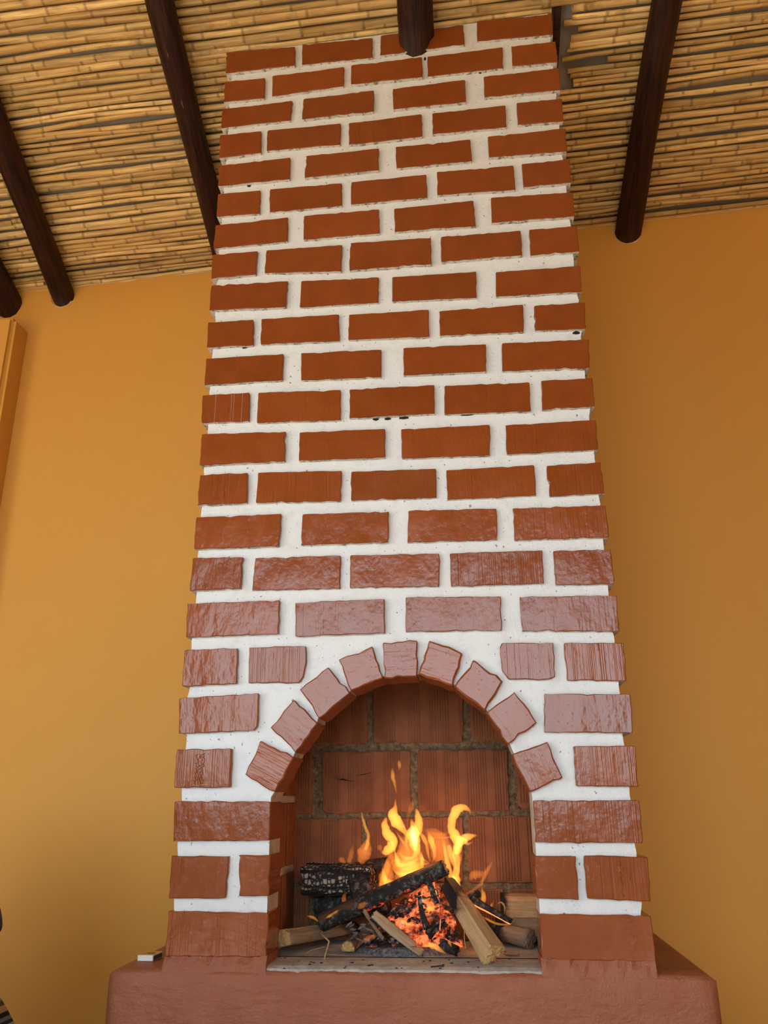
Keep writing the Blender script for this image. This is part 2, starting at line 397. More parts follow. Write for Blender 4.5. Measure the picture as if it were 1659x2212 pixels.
# outlines of the brick faces on the chimney front, in metres (x to the right, z up)
COURSES = [
 [[(0.0046,0.0992),(0.2476,0.0956),(0.2456,0.0057),(0.0026,0.0037)],
  [(0.8768,0.0965),(1.1212,0.0927),(1.1217,0.0014),(0.8738,0.005)]],
 [[(0.0028,0.2208),(0.1452,0.2192),(0.1419,0.1272),(0.0023,0.1265)],
  [(0.1701,0.2216),(0.2478,0.2219),(0.2475,0.1324),(0.1752,0.1323)],
  [(0.8725,0.2181),(0.9669,0.2172),(0.9653,0.1251),(0.8713,0.1285)],
  [(0.9847,0.2178),(1.1275,0.2149),(1.124,0.1224),(0.9842,0.1282)]],
 [[(0.0002,0.3453),(0.2439,0.3423),(0.2429,0.2539),(0.0037,0.2532)],
  [(0.8784,0.3388),(1.1233,0.3373),(1.1207,0.2443),(0.8767,0.2466)]],
 [[(-0.0029,0.4684),(0.1397,0.4684),(0.1409,0.3767),(-0.0033,0.3775)],
  [(0.9821,0.4604),(1.1271,0.4594),(1.1256,0.3671),(0.9802,0.3699)]],
 [[(-0.0063,0.5961),(0.2032,0.6038),(0.203,0.522),(0.1941,0.5116),(-0.0013,0.5072)],
  [(0.9227,0.5858),(1.1288,0.58),(1.1245,0.489),(0.9159,0.4946)]],
 [[(-0.002,0.7205),(0.1408,0.7213),(0.1429,0.6291),(-0.0015,0.6263)],
  [(0.1719,0.723),(0.3222,0.7213),(0.3248,0.6831),(0.3174,0.6426),(0.3065,0.6281),(0.1735,0.6306)],
  [(0.8258,0.7142),(0.9541,0.7112),(0.9525,0.6269),(0.9348,0.6206),(0.839,0.6229),(0.8229,0.6438),(0.8203,0.6868),(0.8206,0.7045)],
  [(0.9804,0.7105),(1.1264,0.7054),(1.1241,0.6124),(0.9802,0.6175)]],
 [[(-0.0027,0.8443),(0.2493,0.8462),(0.2493,0.755),(-0.0004,0.7538)],
  [(0.2914,0.8368),(0.5289,0.8394),(0.5291,0.7491),(0.2946,0.7472)],
  [(0.5843,0.8421),(0.8312,0.8354),(0.8277,0.7469),(0.5826,0.7509)],
  [(0.8784,0.8324),(1.122,0.827),(1.1197,0.7349),(0.8777,0.7433)]],
 [[(0.0031,0.9717),(0.1443,0.9688),(0.1406,0.8811),(0.0015,0.8797)],
  [(0.1779,0.9653),(0.4115,0.9626),(0.4123,0.8718),(0.172,0.8747)],
  [(0.4371,0.9627),(0.6757,0.9573),(0.6728,0.8681),(0.4367,0.8729)],
  [(0.7037,0.9561),(0.945,0.9546),(0.9424,0.8652),(0.7033,0.867)],
  [(0.9732,0.9512),(1.1203,0.9491),(1.1192,0.8568),(0.9721,0.8603)]],
 [[(0.0042,1.0896),(0.2453,1.0882),(0.2415,0.9953),(0.0052,0.9966)],
  [(0.3051,1.0845),(0.5431,1.0814),(0.5407,0.9931),(0.302,0.9964)],
  [(0.5965,1.0809),(0.8324,1.0762),(0.8312,0.9882),(0.5921,0.991)],
  [(0.8755,1.0741),(1.118,1.0714),(1.1185,0.9825),(0.8746,0.9844)]],
 [[(0.006,1.2158),(0.1448,1.2159),(0.1469,1.1254),(0.0049,1.125)],
  [(0.1745,1.2152),(0.4125,1.2078),(0.4105,1.1179),(0.1719,1.125)],
  [(0.4397,1.2045),(0.6746,1.2008),(0.6731,1.115),(0.439,1.1182)],
  [(0.7031,1.1943),(0.9412,1.1969),(0.9398,1.108),(0.7023,1.1079)],
  [(0.9739,1.1927),(1.1177,1.1952),(1.1206,1.1055),(0.9752,1.1038)]],
 [[(0.004,1.3441),(0.2506,1.3367),(0.2499,1.2446),(0.0032,1.2459)],
  [(0.2909,1.3315),(0.5355,1.3283),(0.5345,1.2408),(0.2906,1.2432)],
  [(0.5804,1.3247),(0.8277,1.3238),(0.8247,1.2312),(0.5809,1.2353)],
  [(0.8709,1.3198),(1.1164,1.3206),(1.1147,1.2322),(0.8706,1.2314)]],
 [[(-0.0045,1.4712),(0.1381,1.4706),(0.1405,1.3765),(-0.0011,1.3813)],
  [(0.1645,1.4681),(0.4077,1.4607),(0.4075,1.3646),(0.1641,1.3703)],
  [(0.4334,1.459),(0.6779,1.4573),(0.6763,1.3665),(0.4338,1.368)],
  [(0.7068,1.454),(0.9459,1.4486),(0.9435,1.358),(0.7037,1.3639)],
  [(0.9785,1.4499),(1.1194,1.4497),(1.1186,1.3608),(0.9749,1.3594)]],
 [[(-0.0004,1.5933),(0.2354,1.5918),(0.2353,1.5044),(-0.0002,1.5041)],
  [(0.2884,1.5904),(0.5271,1.5845),(0.5255,1.4934),(0.2904,1.4999)],
  [(0.5925,1.5839),(0.831,1.5787),(0.8267,1.4903),(0.5905,1.4944)],
  [(0.8761,1.5787),(1.1213,1.5736),(1.1148,1.4818),(0.8718,1.4885)]],
 [[(-0.0023,1.7183),(0.1382,1.7174),(0.1422,1.6278),(-0.001,1.6307)],
  [(0.1628,1.7175),(0.4004,1.7147),(0.4019,1.623),(0.1646,1.629)],
  [(0.4313,1.7103),(0.669,1.7083),(0.6683,1.6168),(0.4292,1.6248)],
  [(0.6999,1.7013),(0.9446,1.704),(0.9404,1.6128),(0.6991,1.6179)],
  [(0.9764,1.6972),(1.1218,1.6964),(1.1164,1.6084),(0.9735,1.6138)]],
 [[(0.0005,1.8491),(0.2419,1.8443),(0.2367,1.7519),(-0.0021,1.7598)],
  [(0.2822,1.843),(0.5214,1.8356),(0.5196,1.7458),(0.2801,1.7491)],
  [(0.5627,1.832),(0.8144,1.8294),(0.812,1.7384),(0.5608,1.7461)],
  [(0.8722,1.8215),(1.1197,1.8211),(1.1158,1.7317),(0.8683,1.7369)]],
 [[(-0.0037,1.9635),(0.1405,1.9646),(0.1387,1.8781),(-0.0038,1.8743)],
  [(0.1693,1.9651),(0.4089,1.9624),(0.4059,1.866),(0.1664,1.8808)],
  [(0.4345,1.9657),(0.6832,1.9629),(0.6819,1.866),(0.4316,1.8667)],
  [(0.7135,1.9624),(0.9541,1.9619),(0.9539,1.8734),(0.7112,1.8717)],
  [(0.9803,1.9642),(1.121,1.964),(1.1217,1.873),(0.9784,1.8712)]],
 [[(-0.002,2.0772),(0.2339,2.0847),(0.2344,1.9941),(-0.0025,1.9877)],
  [(0.2856,2.0842),(0.524,2.0859),(0.5252,1.995),(0.2858,1.9937)],
  [(0.5713,2.0836),(0.8181,2.0899),(0.8215,1.9932),(0.5721,1.9974)],
  [(0.8724,2.0931),(1.1204,2.0883),(1.1185,1.9995),(0.87,1.9994)]],
 [[(-0.001,2.2016),(0.1397,2.2009),(0.1408,2.1085),(-0.0009,2.1113)],
  [(0.1704,2.2014),(0.4045,2.2013),(0.4063,2.1128),(0.1719,2.111)],
  [(0.4365,2.2012),(0.6751,2.2056),(0.6757,2.1159),(0.4349,2.1144)],
  [(0.7093,2.2111),(0.9487,2.2103),(0.9485,2.117),(0.7079,2.1209)],
  [(0.9742,2.2125),(1.1213,2.2165),(1.1196,2.1254),(0.9744,2.1229)]],
 [[(-0.0046,2.3139),(0.2346,2.3211),(0.2347,2.2334),(-0.0027,2.2313)],
  [(0.2866,2.3202),(0.5259,2.3243),(0.5245,2.2372),(0.2848,2.2326)],
  [(0.5797,2.3253),(0.8196,2.3288),(0.8212,2.242),(0.5815,2.2404)],
  [(0.8756,2.3319),(1.1198,2.3365),(1.1166,2.2459),(0.8751,2.2497)]],
 [[(-0.0082,2.4431),(0.1326,2.4435),(0.1349,2.3517),(-0.0056,2.3446)],
  [(0.1536,2.4449),(0.3998,2.4456),(0.3987,2.3581),(0.1539,2.3591)],
  [(0.4271,2.4414),(0.6672,2.4505),(0.6668,2.3583),(0.4275,2.3508)],
  [(0.7017,2.4498),(0.9384,2.4542),(0.9368,2.3651),(0.6999,2.3642)],
  [(0.9744,2.4606),(1.119,2.4602),(1.1158,2.3676),(0.9724,2.3704)]],
 [[(-0.0079,2.5549),(0.2344,2.5618),(0.2308,2.4782),(-0.0072,2.4729)],
  [(0.2723,2.5624),(0.5109,2.5697),(0.5089,2.4809),(0.2697,2.476)],
  [(0.5747,2.569),(0.8137,2.5775),(0.8122,2.4835),(0.5746,2.4814)],
  [(0.8745,2.5815),(1.1196,2.5874),(1.117,2.4956),(0.8739,2.4942)]],
 [[(-0.0054,2.6748),(0.1362,2.6741),(0.1373,2.5842),(-0.0047,2.5843)],
  [(0.1613,2.6797),(0.4099,2.6881),(0.4081,2.603),(0.1638,2.5892)],
  [(0.434,2.6893),(0.6745,2.6949),(0.674,2.6073),(0.4343,2.6047)],
  [(0.6931,2.6975),(0.9444,2.7053),(0.9401,2.6133),(0.6916,2.6101)],
  [(0.9726,2.7042),(1.1176,2.705),(1.118,2.6143),(0.9721,2.6168)]],
 [[(-0.0035,2.8046),(0.237,2.8006),(0.2394,2.7149),(-0.0033,2.7107)],
  [(0.2624,2.8102),(0.5075,2.8075),(0.507,2.7183),(0.263,2.718)],
  [(0.5358,2.8134),(0.8183,2.8232),(0.8184,2.7341),(0.533,2.7234)],
  [(0.8651,2.8337),(1.1163,2.8299),(1.1125,2.7384),(0.8618,2.7427)]],
]
ARCH = [
 [(0.2133,0.4867),(0.2997,0.4453),(0.2546,0.3633),(0.1764,0.4061)],
 [(0.2963,0.5857),(0.3577,0.5262),(0.3041,0.455),(0.2368,0.5179)],
 [(0.3829,0.6651),(0.4395,0.5986),(0.361,0.5369),(0.3094,0.6113)],
 [(0.4096,0.6838),(0.4964,0.7157),(0.5236,0.635),(0.4417,0.6035)],
 [(0.5236,0.7241),(0.6122,0.7273),(0.6101,0.6368),(0.5265,0.6333)],
 [(0.6433,0.7266),(0.7261,0.691),(0.6994,0.6096),(0.6132,0.6407)],
 [(0.7526,0.6742),(0.8238,0.6184),(0.7748,0.5472),(0.7015,0.6082)],
 [(0.8489,0.5931),(0.8997,0.5169),(0.8257,0.4671),(0.7785,0.5433)],
 [(0.9219,0.4729),(0.9491,0.3873),(0.8703,0.3571),(0.8345,0.4447)],
]
FIREBOX = [
 [(0.1621,0.6865),(0.4306,0.6799),(0.4369,0.4971),(0.1685,0.5015)],
 [(0.4529,0.6794),(0.72,0.6729),(0.7139,0.4964),(0.4546,0.5007)],
 [(0.7377,0.6724),(0.9756,0.6666),(0.9625,0.4974),(0.7553,0.5008),(0.7374,0.5166)],
 [(0.1139,0.4735),(0.2717,0.4724),(0.2776,0.3086),(0.1208,0.3098)],
 [(0.3032,0.4771),(0.561,0.4757),(0.5575,0.3088),(0.3165,0.3082),(0.3042,0.3232)],
 [(0.5825,0.4767),(0.8382,0.4752),(0.8323,0.3126),(0.5798,0.311)],
 [(0.8632,0.4761),(1.1024,0.4723),(1.0868,0.3129),(0.8695,0.3147),(0.8578,0.3306)],
 [(0.1215,0.2936),(0.4164,0.2939),(0.4176,0.1285),(0.1286,0.1262)],
 [(0.4336,0.2938),(0.7042,0.2966),(0.6984,0.1297),(0.4344,0.1285)],
 [(0.721,0.2977),(1.0852,0.2961),(1.0689,0.1285),(0.7135,0.1285)],
 [(0.1293,0.1097),(0.2711,0.1098),(0.2744,-0.048),(0.136,-0.049)],
 [(0.2998,0.1098),(0.5445,0.1123),(0.5414,-0.0459),(0.3024,-0.0477)],
 [(0.5662,0.1123),(0.8065,0.1125),(0.7974,-0.0439),(0.5626,-0.0457)],
 [(0.8264,0.1125),(1.0673,0.1126),(1.0523,-0.042),(0.8168,-0.0438)],
]

# ------------------------------------------------------------------ the room
SLOPE = 0.364
CEIL0, TILT = 2.836, 0.027                      # underside of the canes above the chimney face; the roof falls a little to the left
def ceil_z(y, x=.56): return CEIL0 - SLOPE * y + TILT * (x - .56)
def wall_y(x): return 0.812 - 0.016 * (x + 0.315)
ROOF_DIR = Vector((0, 1, -SLOPE)).normalized()
ROOF_N = Vector((-TILT, SLOPE, 1)).normalized()
def at_roof(px, py, drop=0.0):
    d = ray(px, py)
    s = (CEIL0 - TILT * .56 - drop - CAM_POS.z - SLOPE * CAM_POS.y + TILT * CAM_POS.x) / (d.z + SLOPE * d.y - TILT * d.x)
    return CAM_POS + d * s
def structure(name, me, m):
    return tag(link(name, me, m), kind='structure')
def slab(name, pts_bottom, dz_or_vec, m):
    """prism: polygon swept along a vector"""
    v = Vector(dz_or_vec); n = len(pts_bottom)
    vs = [Vector(p) for p in pts_bottom] + [Vector(p) + v for p in pts_bottom]
    fs = [tuple(range(n))[::-1], tuple(range(n, 2 * n))] + [(i, (i + 1) % n, n + (i + 1) % n, n + i) for i in range(n)]
    me = mesh_from(name, vs, fs)
    bm = bmesh.new(); bm.from_mesh(me); bmesh.ops.recalc_face_normals(bm, faces=bm.faces[:]); bm.to_mesh(me); bm.free()
    return structure(name, me, m)

slab('floor', [(X_LEFT - .2, Y_FRONT - .2, Z_FLOOR - .12), (X_RIGHT + .2, Y_FRONT - .2, Z_FLOOR - .12), (X_RIGHT + .2, 1.3, Z_FLOOR - .12), (X_LEFT - .2, 1.3, Z_FLOOR - .12)], (0, 0, .12), M['floor'])
rng = random.Random(4)
top = []
nx = 90
for i in range(nx + 1):                          # hand-finished, wavering top edge
    x = X_LEFT + (X_RIGHT - X_LEFT) * i / nx
    top.append((x, wall_y(x), ceil_z(wall_y(x), x) + 0.008 + rng.uniform(-.006, .006) + 0.008 * math.sin(x * 5)))
slab('wall_back', [(X_LEFT, wall_y(X_LEFT), Z_FLOOR), (X_RIGHT, wall_y(X_RIGHT), Z_FLOOR)] + top[::-1], (0, .22, 0), M['wall'])
slab('wall_right', [(X_RIGHT, Y_FRONT - .2, Z_FLOOR), (X_RIGHT, 1.2, Z_FLOOR), (X_RIGHT, 1.2, ceil_z(1.2) + .1), (X_RIGHT, Y_FRONT - .2, ceil_z(Y_FRONT) + .1)], (.2, 0, 0), M['wall'])
M['frame'] = plain('dark_window_frame', (0.06, 0.03, 0.015), 0.4)
def boxes(name, bs, m):
    bm = bmesh.new()
    for x0, x1, y0, y1, z0, z1 in bs:
        r = bmesh.ops.create_cube(bm, size=1)
        for v in r['verts']:
            v.co = Vector(((x0 + x1) / 2 + v.co.x * (x1 - x0), (y0 + y1) / 2 + v.co.y * (y1 - y0), (z0 + z1) / 2 + v.co.z * (z1 - z0)))
    me = bpy.data.meshes.new(name); bm.to_mesh(me); bm.free()
    return structure(name, me, m)
zt = ceil_z(Y_FRONT) + .05
ya, yb_ = Y_FRONT - .2, Y_FRONT
boxes('wall_front', [(X_LEFT, WIN['x0'], ya, yb_, Z_FLOOR, zt), (WIN['x0'], WIN['x1'], ya, yb_, WIN['z1'], zt), (WIN['x0'], WIN['x1'], ya, yb_, Z_FLOOR, WIN['z0']), (WIN['x1'], X_RIGHT, ya, yb_, Z_FLOOR, zt)], M['wall'])
xa, xb_ = X_LEFT - .2, X_LEFT
boxes('wall_left', [(xa, xb_, Y_FRONT, WIN_B['y0'], Z_FLOOR, 4.8), (xa, xb_, WIN_B['y1'], 1.2, Z_FLOOR, 3.2), (xa, xb_, WIN_B['y0'], WIN_B['y1'], Z_FLOOR, WIN_B['z0']), (xa, xb_, WIN_B['y0'], WIN_B['y1'], WIN_B['z1'], 3.2)], M['wall'])
w, ym = WIN, Y_FRONT - .1
boxes('window_1', [(w['x0'], w['x1'], ym - .025, ym + .025, w['z0'], w['z0'] + .05), (w['x0'], w['x1'], ym - .025, ym + .025, w['z1'] - .05, w['z1'])] +
      [(x - .025, x + .025, ym - .025, ym + .025, w['z0'], w['z1']) for x in [w['x0'] + .025 + (w['x1'] - w['x0'] - .05) * i / 4 for i in range(5)]], M['frame'])
w, xm = WIN_B, X_LEFT - .1
boxes('window_2', [(xm - .025, xm + .025, w['y0'], w['y1'], w['z0'], w['z0'] + .05), (xm - .025, xm + .025, w['y0'], w['y1'], w['z1'] - .05, w['z1'])] +
      [(xm - .025, xm + .025, y - .025, y + .025, w['z0'], w['z1']) for y in [w['y0'] + .025 + (w['y1'] - w['y0'] - .05) * i / 2 for i in range(3)]], M['frame'])
slab('ground', [(-60, 60, Z_FLOOR - .15), (60, 60, Z_FLOOR - .15), (60, -60, Z_FLOOR - .15), (-60, -60, Z_FLOOR - .15)], (0, 0, -.1), M['ground'])

# plastered pilaster in the left corner
bm = bmesh.new(); bmesh.ops.create_cube(bm, size=1)
x0, x1, y0, y1, z0, z1 = -1.62, -1.112, 0.715, 1.0, Z_FLOOR, 2.295
for v in bm.verts: v.co = Vector(((x0 + x1) / 2 + v.co.x * (x1 - x0), (y0 + y1) / 2 + v.co.y * (y1 - y0), (z0 + z1) / 2 + v.co.z * (z1 - z0)))
bmesh.ops.bevel(bm, geom=bm.edges[:], offset=.018, segments=3, affect='EDGES')
me = bpy.data.meshes.new('trim_1'); bm.to_mesh(me); bm.free()
structure('trim_1', me, M['wall'])

# ------------------------------------------------------------------ ceiling of canes
off = ROOF_N * .034
yb, yf = 1.05, Y_FRONT - .2
ceiling = slab('ceiling', [Vector((X_LEFT - .2, yf, ceil_z(yf, X_LEFT - .2))) + off, Vector((X_RIGHT + .2, yf, ceil_z(yf, X_RIGHT + .2))) + off, Vector((X_RIGHT + .2, yb, ceil_z(yb, X_RIGHT + .2))) + off, Vector((X_LEFT - .2, yb, ceil_z(yb, X_LEFT - .2))) + off], ROOF_N * .06, M['lining'])

def cane_mesh(L, r, rg):
    xs, nd, ti = [], [], []
    x = -rg.uniform(0, .15); tint = rg.random()
    xs.append((0, 1.0, 0, tint))
    while x < L:
        step = rg.uniform(.13, .26)
        x += step
        mid = x - step / 2
        if 0.01 < mid < L - .01: xs.append((mid, .96, 0, tint))
        if .02 < x < L - .02:
            b = rg.uniform(1.07, 1.16)
            xs.append((x - .007, 1.0, .15, tint)); xs.append((x - .0035, b, 1, tint)); xs.append((x + .002, b * .97, .9, tint))
            tint = min(1, max(0, tint + rg.uniform(-.35, .35)))
            xs.append((x + .008, .98, .1, tint))
    xs.append((L, .97, 0, tint))
    s = 8; ph = rg.uniform(0, 50); amp = rg.uniform(.002, .008)
    vs, fs, na, ta = [], [], [], []
    for x, k, n_, t_ in xs:
        cy = amp * mnoise.noise(Vector((x * 2.2 + ph, 0, 0))) * 2; cz = .3 * amp * mnoise.noise(Vector((x * 2.6 + ph, 9, 0)))
        rr = r * k * (1 - .12 * x / max(L, 1))
        for j in range(s):
            a = 2 * math.pi * j / s
            vs.append((x, cy + rr * math.cos(a), cz + rr * math.sin(a))); na.append(n_); ta.append(t_)
    n = len(xs)
    for i in range(n - 1):
        for j in range(s):
            fs.append((i * s + j, i * s + (j + 1) % s, (i + 1) * s + (j + 1) % s, (i + 1) * s + j))
    fs.append(tuple(range(s))); fs.append(tuple(range((n - 1) * s, n * s))[::-1])
    me = mesh_from('cane', vs, fs, True)
    set_attr(me, 'node', na); set_attr(me, 'tint', ta)
    return me
rng = random.Random(11)
def cane(xa, xb, y, r, flip):
    if xb - xa < .05: return
    tilt = rng.uniform(-.005, .005) - .016 * max(0, y) / .8
    me = cane_mesh(xb - xa, r, rng)
    xc = xb if flip else xa
    yc = y + tilt * (xc - .56)
    c = Vector((0, yc, ceil_z(yc, xc))) + ROOF_N * (r * .95 + rng.uniform(0, .005))
    X = Vector((1, tilt, TILT - SLOPE * tilt)).normalized()
    if flip:
        X = -X; c.x = xb; c -= X * 0
    else:
        c.x = xa
    Z = ROOF_N; Y = Z.cross(X).normalized(); Zn = X.cross(Y)
    link('cane', me, M['cane'], ceiling, mat=Matrix(((X.x, Y.x, Zn.x, c.x), (X.y, Y.y, Zn.y, c.y), (X.z, Y.z, Zn.z, c.z), (0, 0, 0, 1))))
y = -.46; R_X = [-1.30, -1.03, -.20, .655, 1.49]
XL, XR = -2.6, 3.2
row = 0
while y < .80:
    fat = .008 if rng.random() < .14 else rng.uniform(.0095, .0150)
    if y < .0: fat = rng.uniform(.0115, .0175)
    r = fat
    y += r * .86
    if y < .006:
        sx = rng.choice([-1.0, -.2, .65, 1.5]) + rng.uniform(-.04, .04)
        cane(XL, sx, y, r, rng.random() < .5); cane(sx + .004, XR, y + rng.uniform(-.003, .003), r * rng.uniform(.85, 1.05), rng.random() < .5)
    else:
        xe = -.006 - rng.uniform(0, .012)
        if rng.random() < .4:
            sx = rng.choice([-1.03, -.20]) + rng.uniform(-.05, .05)
            cane(XL, sx, y, r, rng.random() < .5); cane(sx + .004, xe, y + rng.uniform(-.004, .004), r * rng.uniform(.8, 1.1), rng.random() < .5)
        else:
            cane(XL, xe, y, r, rng.random() < .5)
        xs = 1.122 + rng.uniform(0, .014) if y > .26 else 1.160 + rng.uniform(0, .055 if y > .05 else .03)
        if .1 < y < .26 and rng.random() < .18: cane(1.30 + rng.uniform(-.05, .05), XR, y, r, False)
        elif rng.random() < .45:
            sx = 1.49 + rng.uniform(-.04, .04)
            cane(xs, sx, y, r * rng.uniform(.85, 1.05), rng.random() < .5); cane(sx + .004, XR, y + rng.uniform(-.005, .005), r, rng.random() < .5)
        else:
            cane(xs, XR, y, r * rng.uniform(.85, 1.05), rng.random() < .5)
    y += r * .86 + (rng.uniform(.003, .008) if rng.random() < .18 else 0)
    row += 1

cane(XL, .64, -.012, .0145, False); cane(.648, XR, -.010, .0135, True)
cane(XL, -.2, .012, .0125, True); cane(-.19, 1.118, .010, .0125, False)
link('batten', box_mesh('batten', 1.128, 1.150, .0, .24, 0, .02), M['rafter'], ceiling, mat=Matrix(((1, 0, 0, 0), (0, ROOF_DIR.y, ROOF_N.y, 0), (0, ROOF_DIR.z, ROOF_N.z, ceil_z(0, 1.14) + .004), (0, 0, 0, 1))))

# ------------------------------------------------------------------ rafters
def rafter_mesh(L, r, rg, lumpy):
    n, s = 46, 14
    ph = rg.uniform(0, 90)
    vs, fs = [], []
    for i in range(n + 1):
        x = L * i / n
        cy = .010 * mnoise.noise(Vector((x * 1.3 + ph, 0, 0))); cz = .008 * mnoise.noise(Vector((x * 1.5, ph, 0)))
        for j in range(s):
            a = 2 * math.pi * j / s
            rr = r * (1 + lumpy * mnoise.noise(Vector((x * 3 + ph, math.cos(a) * 1.2, math.sin(a) * 1.2))) + .03 * mnoise.noise(Vector((x * 14 + ph, math.cos(a) * 3, math.sin(a) * 3))))
            vs.append((x, cy + rr * math.cos(a), cz + rr * math.sin(a)))
    for i in range(n):
        for j in range(s):
            fs.append((i * s + j, i * s + (j + 1) % s, (i + 1) * s + (j + 1) % s, (i + 1) * s + j))
    fs.append(tuple(range(s))); fs.append(tuple(range(n * s, (n + 1) * s))[::-1])
    return mesh_from('rafter', vs, fs, True)
rng = random.Random(5)
RAFT = [((8, 640), None, .062, 'stout dark round rafter ending on the plastered pilaster at far left', 1.0),
        ((125, 610), (0, 296), .049, 'dark varnished rafter whose end enters the ochre wall just right of the pilaster', 1.0),
        ((404, 236), (345, 0), .047, 'dark varnished rafter that passes behind the left edge of the brick chimney', 1.0),
        ((899, 105), (895, 0), .060, 'dark split rafter that runs into the top of the brick chimney face', .05),
        ((1360, 480), (1440, 0), .051, 'dark varnished rafter entering the ochre wall right of the brick chimney', 1.0)]
SOCKETS = []
for (p1, p2, r, lab, yend) in RAFT:
    a = at_roof(*p1, drop=r)
    dx = 0.0
    if p2:
        b = at_roof(*p2, drop=r)
        dx = (a.x - b.x) / (a.y - b.y)
    ye = min(yend, wall_y(a.x) + .07) if yend > .5 else yend
    if p2 is None: ye = .93
    e = Vector((a.x + dx * (ye - a.y), ye, 0)); e.z = ceil_z(ye, e.x) - r * .92
    D = Vector((-dx, -1, SLOPE)).normalized()
    L = (ye - (Y_FRONT + .1)) / -D.y
    Y = ROOF_N.cross(D).normalized(); Z = D.cross(Y)
    o = link('rafter', rafter_mesh(L, r, rng, .12 if yend > .5 else .3), M['rafter'], mat=Matrix(((D.x, Y.x, Z.x, e.x), (D.y, Y.y, Z.y, e.y), (D.z, Y.z, Z.z, e.z), (0, 0, 0, 1))))
    tag(o, lab, 'rafter', 'dark rafters under the cane ceiling')
    if p2 and .9 < abs(a.x) < 1.7: SOCKETS.append((e - ROOF_DIR * .07 + Vector((0, 0, 0)), r))

# bare plaster crumbs along the wall's top edge and round the rafter sockets
wall_back = bpy.data.objects['wall_back']
def crumb_line(pts, r0):
    vs, fs = [], []
    for i, p in enumerate(pts):
        r = r0 * max(.12, .55 + 1.1 * mnoise.noise(p * 23))
        for dy, dz in ((0, r), (-r, 0), (0, -r * .8), (r, 0)): vs.append(p + Vector((0, dy, dz)))
    for i in range(len(pts) - 1):
        for j in range(4): fs.append((i * 4 + j, i * 4 + (j + 1) % 4, i * 4 + 4 + (j + 1) % 4, i * 4 + 4 + j))
    link('plaster_edge', mesh_from('plaster_edge', vs, fs), M['plaster'], wall_back)
for xa, xb in ((-1.10, -.02), (1.14, 2.4)):
    n = int((xb - xa) / .012)
    crumb_line([Vector((x, wall_y(x) - .003, ceil_z(wall_y(x), x) - .004 + .004 * mnoise.noise(Vector((x * 18, 0, 0))))) for x in [xa + (xb - xa) * i / n for i in range(n + 1)]], .0035)

for c_, r in SOCKETS:
    crumb_line([Vector((c_.x + (r + .003) * math.cos(q), wall_y(c_.x) - .002, c_.z + (r + .003) * 1.06 * math.sin(q))) for q in [math.radians(175 + 190 * i / 40) for i in range(41)]], .0040)

# ------------------------------------------------------------------ the fireplace
fire_place = empty('fireplace', (0.56, 0.0, Z_FLOOR))
tag(fire_place, 'tall fireplace and chimney of red painted bricks with white mortar and an arched opening', 'fireplace')
CW = 1.1176
def clean_poly(poly):
    a = sum(poly[i][0] * poly[(i + 1) % len(poly)][1] - poly[(i + 1) % len(poly)][0] * poly[i][1] for i in range(len(poly)))
    return poly if a > 0 else poly[::-1]
def brick_mesh(name, poly, depth, rg, rough=.00075, bev=.0017, seg=.016, round_=.0035, under=True, ang=0.0, bulge=0.0):
    """poly: face outline in metres around its own centre, seen from the front"""
    poly = clean_poly(poly)
    n = len(poly); pts = []
    for i in range(n):
        p, q, o_ = Vector(poly[i]), Vector(poly[(i + 1) % n]), Vector(poly[i - 1])
        e = q - p; L = e.length; d = e / L; nrm = Vector((d.y, -d.x))
        e0 = (o_ - p); L0 = e0.length
        rr = min(round_ * rg.uniform(.5, 1.8), L / 3, L0 / 3)
        pts.append(p + d * rr * .15 + e0 / L0 * rr * .15 + Vector((0, 0)))
        m = max(1, int(L / seg))
        for k in range(m + 1):
            f = rr + (L - 2 * rr) * k / m
            j = rough * rg.gauss(0, 1) * (.35 if k in (0, m) else 1)
            if rg.random() < .05: j -= rg.uniform(.001, .0035)
            pts.append(p + d * f + nrm * j)
    N = len(pts); c = Vector((sum(p.x for p in pts) / N, sum(p.y for p in pts) / N))
    ca, sa = math.cos(-ang), math.sin(-ang)
    rot = lambda v: Vector((v.x * ca - v.y * sa, v.x * sa + v.y * ca))
    vs = []
    for p in pts:                                                     # front ring
        d = (c - p); d.normalize()
        q = rot(p + d * bev * 1.3)
        vs.append((q.x, 0.0, q.y))
    for p in pts: q = rot(p); vs.append((q.x, bev * rg.uniform(.7, 1.4), q.y))
    for p in pts: q = rot(p); vs.append((q.x, depth, q.y))
    fs = [tuple(range(N))]; mi = [0]
    for ring in (0, 1):
        for i in range(N):
            j = (i + 1) % N
            fs.append((ring * N + j, ring * N + i, (ring + 1) * N + i, (ring + 1) * N + j))
            e = pts[j] - pts[i]
            nz = -e.x / max(e.length, 1e-9)
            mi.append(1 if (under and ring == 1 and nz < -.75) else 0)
    return mesh_from(name, vs, fs, False, mi)
rng = random.Random(21)
brick_spots = []
for k, course in enumerate(COURSES):
    for i, poly in enumerate(course):
        cx = sum(p[0] for p in poly) / len(poly); cz = sum(p[1] for p in poly) / len(poly)
        loc = [(p[0] - cx, p[1] - cz) for p in poly]
        edge = i in (0, len(course) - 1)
        me = brick_mesh('brick', loc, .118, rng, under=k >= 4, bulge=.001)
        o = link('brick', me, [M['brick'] if (3 <= k <= 9 and rng.random() < .75) or (k in (1, 2) and i > 0) else M['brick_smooth'], M['under']], fire_place, (cx, rng.uniform(-.0025, .0015), cz))
        brick_spots.append((k, i, o, cx, cz))
